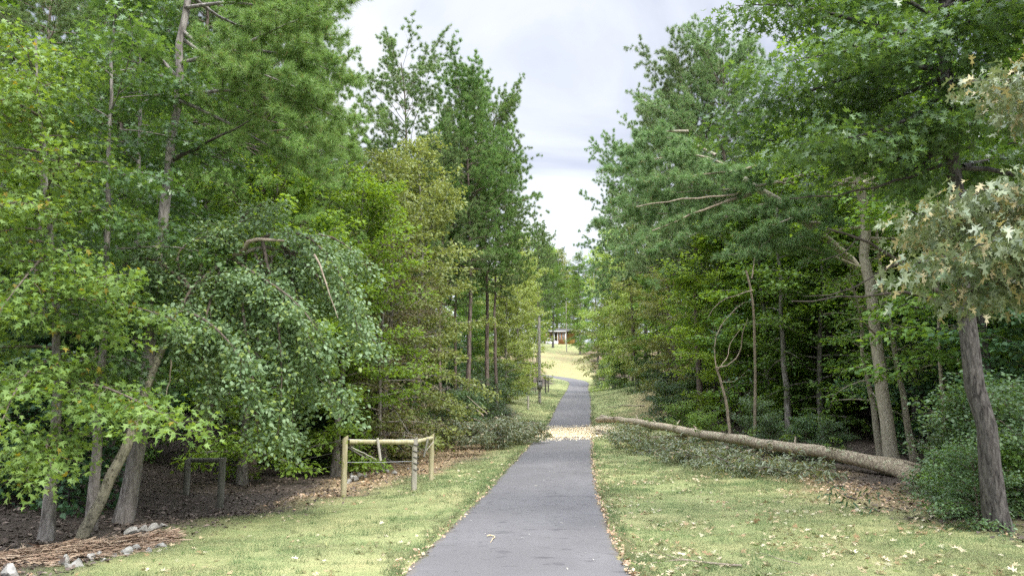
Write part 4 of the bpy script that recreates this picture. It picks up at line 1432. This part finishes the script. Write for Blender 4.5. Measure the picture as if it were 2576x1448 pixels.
# far fence posts, the braced pair beside the bend
for px, d, top, r, lab in ((1328, 62, 994, .085, 'lone weathered fence post in front of the utility pole'), (1347, 84, 964, .09, 'fence post just behind the utility pole')):
    bq = gnd(px, d)
    e = empty('fence_post', bq, lab, 'post')
    post(e, px, d, top, r, 'post_grey')
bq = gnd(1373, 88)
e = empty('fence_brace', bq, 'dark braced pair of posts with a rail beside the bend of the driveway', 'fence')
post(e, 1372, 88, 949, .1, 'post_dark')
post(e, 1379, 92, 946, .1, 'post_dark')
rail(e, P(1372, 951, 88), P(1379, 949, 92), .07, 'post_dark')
bq = gnd(1347, 98)
e = empty('fence_brace', bq, 'small far fence brace at the left of the driveway bend', 'fence')
post(e, 1352, 98, 930, .1, 'post_dark')
post(e, 1340, 99, 930, .1, 'post_dark')
rail(e, P(1340, 933, 99), P(1352, 933, 98), .07, 'post_grey')

# ------------------------------------------------------------------ utility poles
def utility_pole(px, d, top, r, lab, box=True, guy=None):
    b_ = gnd(px, d)
    zt = P(px, top, d)[2]
    e = empty('utility_pole', b_, lab, 'pole')
    g = Geo()
    n = 8
    z = np.linspace(-.3, zt - b_[2], n)
    g.tube(np.stack((b_[0] + 0 * z, b_[1] + 0 * z, b_[2] + z), 1), np.linspace(r, r * .72, n), 12)
    g.build('post', M['post_grey'], e, True, b_)
    g = Geo()
    g.tube([(b_[0], b_[1], zt - .02), (b_[0], b_[1], zt + .06), (b_[0], b_[1], zt + .12)], [r * .78, r * .6, r * .1], 12)
    g.build('cap', M['rust'], e, True, b_)
    if box:
        c0 = P(px, 968, d)
        g = Geo()
        g.box((c0[0] - .22, b_[1] - r - .2, c0[2] - .36), (c0[0] + .24, b_[1] - r - .003, c0[2] + .36))
        g.box((c0[0] - .25, b_[1] - r - .22, c0[2] + .363), (c0[0] + .27, b_[1] - r - .003, c0[2] + .4))
        mb = g.build('meter_box', M['rust'], e, False, b_)
        g = Geo()
        g.box((c0[0] - .18, b_[1] - r - .215, c0[2] - .31), (c0[0] + .2, b_[1] - r - .203, c0[2] + .31))
        g.build('door', M['stone'], mb, False, b_)
        g = Geo()
        g.tube([(c0[0] - .02, b_[1] - r - .03, c0[2] - .37), (c0[0] - .02, b_[1] - r - .03, b_[2])], .03, 8)
        g.build('conduit', M['wire'], e, True, b_)
    if guy is not None:
        g = Geo()
        g.tube([(b_[0], b_[1], zt - .5), guy], .015, 5)
        g.build('guy_wire', M['wire'], e, True, b_)
    return e


utility_pole(1357, 69, 797, .15, 'tall grey wooden utility pole with a meter box left of the driveway', True, gnd(1320, 67))
utility_pole(1426, 182, 757, .14, 'far utility pole beside the house at the top of the hill', False)

# ------------------------------------------------------------------ house on the hill
HB = gnd(1402, 204)
hx = lambda px: float(P(px, 860, 204)[0])
hz = lambda py: float(P(1400, py, 204)[2])
z0 = HB[2] - .2
zf, zw = hz(861), hz(833)
hs = empty('brick_house', HB, 'small orange brick house with white porch on top of the grassy hill', 'house')
M['brick'] = plain_mat('orange_brick', (.42, .2, .1), .85, .2, 3)
M['white'] = plain_mat('white_paint', (.78, .77, .75), .5, .05, 5)
M['roof'] = plain_mat('grey_shingle', (.085, .08, .08), .9, .2, 6)
M['glass'] = plain_mat('window_glass', (.06, .07, .08), .1, .1, 2)
M['yellowwall'] = plain_mat('yellow_siding', (.5, .3, .1), .7, .1, 3)
y0 = 204.0
g = Geo()
g.box((hx(1403.5), y0, z0), (hx(1421), y0 + 8, zw))
g.box((hx(1374), y0 + 2.2, z0), (hx(1403.4), y0 + 8, zw))
g.build('wall', M['brick'], hs, False, HB)
g = Geo()
g.box((hx(1424), y0 + 1.2, z0), (hx(1446), y0 + 8, zw - .1))
g.build('side_wing', M['yellowwall'], hs, False, HB)
for a, b2, f0, f1 in ((1420.6, 1423.6, .12, .3), (1392.6, 1394.2, .05, .15), (1401.6, 1403.2, .05, .15), (1374, 1375.4, .05, .15)):
    g = Geo()
    g.box((hx(a), y0 - f0, z0), (hx(b2), y0 + f1, zw))
    g.build('porch_column', M['white'], hs, False, HB)
g = Geo()
rl, rr_ = hx(1371), hx(1456)
zr_, yr = zw + 1.1, y0 + 4
v = [(rl, y0 - .5, zw + .003), (rr_, y0 - .5, zw + .003), (rr_, y0 + 8.5, zw + .003), (rl, y0 + 8.5, zw + .003), (rl, yr, zr_), (rr_, yr, zr_)]
g.add(v, [(0, 1, 5, 4), (2, 3, 4, 5)])
g.add(v, [(3, 2, 1, 0)])
g.add(v, [(0, 4, 3), (1, 2, 5)])
g.build('roof', M['roof'], hs, False, HB)
g = Geo()
g.box((hx(1371), y0 - .56, zw - .16), (hx(1424), y0 - .502, zw + .06))
g.build('fascia', M['white'], hs, False, HB)
g = Geo()
g.box((hx(1374), y0 - .3, z0), (hx(1403.4), y0 + 2.2, zf + .35))
pf = g.build('porch_floor', M['white'], hs, False, HB)
for a, b2 in ((1406, 1410.5), (1414, 1418.5)):
    g = Geo()
    g.box((hx(a), y0 - .06, zf + .75), (hx(b2), y0 - .003, zw - .35))
    w_ = g.build('window', M['white'], hs, False, HB)
    g = Geo()
    g.box((hx(a) + .1, y0 - .08, zf + .85), (hx(b2) - .1, y0 - .062, zw - .45))
    g.build('pane', M['glass'], w_, False, HB)
for a, b2 in ((1377, 1381), (1384, 1388)):
    g = Geo()
    g.box((hx(a), y0 + 2.13, zf + .8), (hx(b2), y0 + 2.197, zw - .5))
    w_ = g.build('window', M['white'], hs, False, HB)
    g = Geo()
    g.box((hx(a) + .08, y0 + 2.11, zf + .9), (hx(b2) - .08, y0 + 2.128, zw - .6))
    g.build('pane', M['glass'], w_, False, HB)
g = Geo()
g.box((hx(1395), y0 + 2.1, zf + .353), (hx(1401), y0 + 2.197, zw - .25))
dr = g.build('door', M['white'], hs, False, HB)
g = Geo()
g.box((hx(1396), y0 + 2.06, zf + .9), (hx(1400), y0 + 2.097, zw - .5))
g.build('pane', M['glass'], dr, False, HB)
g = Geo()
for k in range(4):
    g.box((hx(1381), y0 - .32 - .3 * (k + 1), z0), (hx(1392), y0 - .303 - .3 * k, zf + .28 - .09 * k))
g.build('steps', M['white'], hs, False, HB)
for a in (1380.4, 1391.6):
    g = Geo()
    g.tube([(hx(a), y0 - .3, zf + 1.2), (hx(a) - 1.0, y0 - 1.8, zf + .75)], .06, 6)
    for k in range(5):
        s_ = k / 4
        g.tube([(hx(a) - s_, y0 - .3 - 1.5 * s_, z0), (hx(a) - s_, y0 - .3 - 1.5 * s_, zf + 1.2 - .45 * s_)], .035, 6)
    g.build('stair_railing', M['white'], hs, False, HB)

# ------------------------------------------------------------------ stones and washed-up pine straw at the left lawn's edge
srng = np.random.default_rng(61)


def stone(px, d, size, label=None, group=None):
    import bmesh
    bm = bmesh.new()
    bmesh.ops.create_icosphere(bm, subdivisions=3, radius=1)
    sq = srng.uniform(.65, 1.25, 3)
    cuts = [(unit(srng.normal(0, 1, 3)), srng.uniform(.42, .8)) for _ in range(13)]
    for v in bm.verts:
        c0 = np.array(v.co)
        for n_, h_ in cuts:                       # broken faces
            k = c0 @ n_
            if k > h_:
                c0 = c0 - n_ * (k - h_)
        c0 = c0 + srng.normal(0, .012, 3)
        v.co = c0 * sq * size
    me = bpy.data.meshes.new('stone')
    bm.to_mesh(me)
    bm.free()
    me.materials.append(M['stone'])
    o = bpy.data.objects.new('stone', me)
    COL.objects.link(o)
    b_ = gnd(px, d)
    o.location = (b_[0], b_[1], b_[2] + size * .2)
    o.rotation_euler = srng.uniform(0, 6, 3)
    tag(o, label, 'stone', group)
    return o


GS = 'pale stones lining the edge of the left lawn'
stone(66, 10.9, .17, 'largest yellowish pale stone at the lower left corner', GS)
stone(10, 11.0, .12, 'small grey stone at the very left end of the stone row', GS)
for px, d, sz in ((180, 11.6, .1), (205, 11.8, .14), (232, 11.7, .12), (255, 12.0, .13), (285, 12.1, .15), (310, 12.3, .14), (335, 12.45, .15), (365, 12.6, .16), (395, 12.75, .17), (425, 12.95, .18), (290, 11.9, .1), (345, 12.2, .11), (400, 12.45, .13), (440, 12.7, .1), (215, 11.5, .09)):
    stone(px + srng.normal(0, 6), d + srng.normal(0, .08), sz * srng.uniform(.4, .95), 'one of the pale angular stones between the pine straw and the left lawn', GS)
for px, d, sz in ((572, 14.6, .17), (612, 14.8, .13), (652, 15.0, .14), (700, 15.4, .09)):
    stone(px * .62, d, sz, 'one of the pale stones behind the pine straw pile at the foot of the wood', GS + ', upper end')
for k in range(34):
    px, d = 905 + srng.uniform(-60, 150), 24.5 + srng.uniform(-1.5, 3.5)
    if gnd(px, d)[0] - float(xc(d)) > -np.interp(d, EDGE_Y, LAWN_L) - 1.0:
        continue
    stone(px, d + 1.0, srng.uniform(.05, .12), 'one of the grey rocks lying along the ditch behind the fence rail', 'rocks in the ditch behind the fence')

sg = Geo()
for k in range(5200):
    u = srng.random()
    px = -30 + 490 * u ** .9
    d = 11.35 + 2.1 * u + srng.normal(0, .2) + .6 * (srng.random() - .3) + .5 * (vnoise(u * 9, 0, 1.0) - .5)
    b_ = gnd(px, d)
    hgt = .16 * math.exp(-((d - (11.5 + 2.2 * u)) / .35) ** 2)
    a = b_ + (0, 0, srng.uniform(.02, .05 + hgt))
    az = srng.normal(.5, .9)
    L = srng.uniform(.06, .3)
    e = np.array((math.cos(az), math.sin(az), srng.normal(0, .12))) * L
    w = np.array((-math.sin(az), math.cos(az), srng.normal(0, .6))) * srng.uniform(.003, .011)
    sg.cells(np.array([[a - w, a + e - w * .5, a + e + w * .5, a + w]]))
M['straw'] = multi_mat('pine_straw', [(.16, .11, .075), (.3, .21, .15), (.42, .33, .24), (.24, .16, .11), (.36, .26, .18)], .9)
tag(sg.build('pine_straw', M['straw']), 'heap of reddish brown pine straw washed up along the left lawn', 'pine straw', None, 'stuff')

# ------------------------------------------------------------------ loose cover on the ground
rng = np.random.default_rng(71)


def field(n, y0, y1, s0, s1, power=1.6):
    """random points, denser towards the camera"""
    a, b_ = y0 ** (1 - power), y1 ** (1 - power)
    y = (a + (b_ - a) * rng.random(n)) ** (1 / (1 - power))
    s = rng.uniform(s0, s1, n)
    x = xc(y) + s
    ok = np.abs(x) < y * .74 + 1.5
    return x[ok], y[ok]


def gz(x, y):
    lm = lawn_mask(x, y)
    return tz(x, y) + (fbm(x, y, 0.9, 4) - 0.5) * 0.10 + (1 - lm) * (fbm(x, y, 0.35, 4) - 0.5) * 0.35 + 0.012


# mown grass
g = Geo()
for n, y0, y1, s0, s1, hgt, wid in ((420000, 7.5, 20, -8.5, 9.5, .045, .0065), (260000, 20, 48, -7, 9.5, .06, .014), (120000, 48, 126, -8, 10, .09, .035)):
    x, y = field(n, y0, y1, s0, s1)
    lm = lawn_mask(x, y)
    ok = (road_dist(x, y) > 1.47) & (rng.random(len(x)) < lm * (1 - .8 * bare_mask(x, y))) & (rng.random(len(x)) < np.clip(.5 + 3.2 * (fbm(x, y, 1.1, 4) - .46), .12, 1))
    x, y = x[ok], y[ok]
    z = gz(x, y)
    k = len(x)
    az = rng.uniform(0, 6.283, k)
    h = hgt * rng.uniform(.5, 1.3, k)
    lean = rng.uniform(.3, 1.3, k) * h
    la = rng.uniform(0, 6.283, k)
    b0 = np.stack((x, y, z - .005), 1)
    w = np.stack((np.cos(az), np.sin(az), 0 * az), 1) * (wid * rng.uniform(.7, 1.3, k) * .5)[:, None]
    tip = b0 + np.stack((np.cos(la) * lean, np.sin(la) * lean, h), 1)
    g.cells(np.stack((b0 - w, b0 + w, tip), 1))
# taller weeds and tufts, thickest along the asphalt and at the foot of things
k = 1500
yy = 8.5 + 60 * rng.random(k) ** 1.8
edge = rng.random(k) < .55
sdv = np.where(edge, np.where(rng.random(k) < .5, 1, -1) * (1.62 + rng.exponential(.12, k)), rng.uniform(-7, 8.5, k))
xx = xc(yy) + sdv
ok = (rng.random(k) < lawn_mask(xx, yy)) & (road_dist(xx, yy) > 1.58)
xx, yy = np.repeat(xx[ok], 16), np.repeat(yy[ok], 16)
k = len(xx)
xx, yy = xx + rng.normal(0, .045, k), yy + rng.normal(0, .045, k)
h = rng.uniform(.05, .14, k)
la = rng.uniform(0, 6.283, k)
lean = rng.uniform(.2, .9, k) * h
az = rng.uniform(0, 6.283, k)
b0 = np.stack((xx, yy, gz(xx, yy) - .005), 1)
w = np.stack((np.cos(az), np.sin(az), 0 * az), 1) * rng.uniform(.003, .008, k)[:, None]
g.cells(np.stack((b0 - w, b0 + w, b0 + np.stack((np.cos(la) * lean, np.sin(la) * lean, h), 1)), 1))
m, t, out = newmat('grass_blade')
geo = nd(t, 'ShaderNodeNewGeometry')
tco = nd(t, 'ShaderNodeTexCoord')
nb = noise(t, tco.outputs['Object'], .45, 4)
nm_ = noise(t, tco.outputs['Object'], 2.0, 4)
c1 = mixc(t, geo.outputs['Random Per Island'], (.105, .175, .07), (.235, .315, .15))
c2 = mixc(t, geo.outputs['Random Per Island'], (.22, .235, .12), (.41, .39, .235))
f = mth(t, 'ADD', mth(t, 'MULTIPLY', ramp(t, nb, [(.42, 0), (.58, 1)]), .5), mth(t, 'MULTIPLY', ramp(t, nm_, [(.45, 0), (.6, 1)]), .45))
c = mixc(t, f, c1, c2)
df = nd(t, 'ShaderNodeBsdfDiffuse')
t.links.new(c, df.inputs[0])
tl = nd(t, 'ShaderNodeBsdfTranslucent')
t.links.new(c, tl.inputs[0])
mx = nd(t, 'ShaderNodeMixShader')
mx.inputs[0].default_value = .4
t.links.new(df.outputs[0], mx.inputs[1])
t.links.new(tl.outputs[0], mx.inputs[2])
t.links.new(mx.outputs[0], out.inputs[0])
tag(g.build('grass', m), 'short mown yellow green grass on both sides of the driveway', 'grass', None, 'stuff')


def litter(name, n, mat, size, label, cat, where, shape='rhomb', lift=.02, jit=.35, clump=0.0, y=(8, 60), s=(-9, 10), power=1.6):
    x, y_ = field(n, y[0], y[1], s[0], s[1], power)
    if clump:
        ok = rng.random(len(x)) < np.clip((fbm(x, y_, 1.3, 3) - .53) * 12 + .3, .06, 1)
        x, y_ = x[ok], y_[ok]
    ok = rng.random(len(x)) < where(x, y_)
    x, y_ = x[ok], y_[ok]
    z = gz(x, y_) + lift * rng.uniform(.3, 1.3, len(x))
    k = len(x)
    g = Geo()
    az = rng.uniform(0, 6.283, k)
    add_leaves(g, rng, np.stack((x, y_, z), 1), np.stack((np.cos(az), np.sin(az), 0 * az), 1), size, shape, jit)
    tag(g.build(name, M[mat]), label, cat, None, 'stuff')


M['fallen'] = multi_mat('fallen_leaf', [(.62, .55, .36), (.5, .4, .24), (.66, .6, .44), (.22, .25, .1), (.32, .2, .11), (.6, .5, .3)], .8, .2)
M['fallen_g'] = multi_mat('fresh_fallen_leaf', [(.07, .12, .03), (.16, .22, .06), (.3, .3, .12)], .6, .2)
M['litter'] = multi_mat('leaf_litter', [(.07, .055, .045), (.12, .095, .078), (.05, .04, .034), (.24, .19, .155), (.095, .075, .06)], .9)
M['strip'] = multi_mat('strip_litter', [(.5, .36, .22), (.36, .22, .13), (.62, .48, .34), (.26, .16, .1)], .9)
on_lawn = lambda x, y: lawn_mask(x, y) * (road_dist(x, y) > 1.5)
right_lawn = lambda x, y: on_lawn(x, y) * np.where(x - xc(y) > 0, 1, .3)
litter('fallen_leaves', 9000, 'fallen', .115, 'pale tan oak leaves strewn over the lawn', 'leaves', right_lawn, 'pinoak', .035, .35, 1, (8, 26))
litter('fallen_leaves', 3800, 'fallen', .14, 'small tan leaves scattered over the far lawn', 'leaves', on_lawn, 'rhomb', .05, .4, 1, (22, 110))
litter('fallen_leaves', 5200, 'fallen_g', .1, 'green torn leaves scattered over the lawn', 'leaves', right_lawn, 'lance', .04, .5, 1, (8, 60))
litter('leaf_litter', 70000, 'litter', .11, 'brown leaf litter on the floor of the woods', 'leaves', lambda x, y: 1 - lawn_mask(x, y), 'rhomb', .03, .4, 0, (10, 60), (-32, 26))
litter('leaf_litter', 26000, 'strip', .1, 'tan dead leaves in the strip of bare ground by the fence and under the trunk', 'leaves', lambda x, y: bare_mask(x, y) ** 1.5, 'rhomb', .035, .4, 0, (13, 76), (-9, 12))

# bits of leaf and chips on the driveway, the sawdust where the trunk was cut
k = 90
yy = 9 + 60 * rng.random(k) ** 1.6
sdv = rng.uniform(-1.35, 1.35, k)
g = Geo()
xx = xc(yy) + sdv
add_leaves(g, rng, np.stack((xx, yy, tz(xx, yy) + .062), 1), unit(rng.normal(0, 1, (k, 3)) * (1, 1, .05)), .06, 'lance', .25)
M['chip'] = multi_mat('pale_chip', [(.7, .66, .58), (.55, .48, .36), (.75, .72, .66), (.3, .26, .18)], .8)
tag(g.build('leaf_scraps', M['chip']), 'pale scraps of leaf lying on the asphalt', 'leaves', None, 'stuff')
k = 1700
yy = 9 + 50 * rng.random(k) ** 1.6
sdv = np.where(rng.random(k) < .75, 1, -1) * (1.46 + rng.exponential(.14, k))
xx = xc(yy) + sdv
g = Geo()
add_leaves(g, rng, np.stack((xx, yy, tz(xx, yy) + .045), 1), unit(rng.normal(0, 1, (k, 3)) * (1, 1, .05)), .075, 'rhomb', .5)
tag(g.build('leaf_scraps', M['strip']), 'brown crumbled leaves gathered along the edges of the asphalt', 'leaves', None, 'stuff')
k = 60000
yy = np.where(rng.random(k) < .62, rng.normal(46.5, 1.6, k), np.where(rng.random(k) < .5, rng.normal(42.2, .7, k), rng.normal(44.5, 2.6, k)))
sdv = np.where(rng.random(k) < .85, rng.uniform(-1.6, 1.5, k), rng.normal(1.7, .7, k))
keep = (fbm(sdv * .5, yy * 1.6, .9, 3) + rng.normal(0, .06, k) > .37) & (yy > 39) & (yy < 51)
yy, sdv = yy[keep], sdv[keep]
xx = xc(yy) + sdv
g = Geo()
add_leaves(g, rng, np.stack((xx, yy, tz(xx, yy) + .06 + rng.random(len(xx)) * .03), 1), unit(rng.normal(0, 1, (len(xx), 3)) * (1, 1, .05)), .07, 'rhomb', .3)
M['sawdust'] = multi_mat('sawdust', [(.92, .8, .55), (.87, .72, .47), (.95, .88, .7), (.78, .62, .38)], .9)
tag(g.build('sawdust', M['sawdust']), 'pale sawdust and wood chips across the driveway where the trunk was cut', 'sawdust', None, 'stuff')
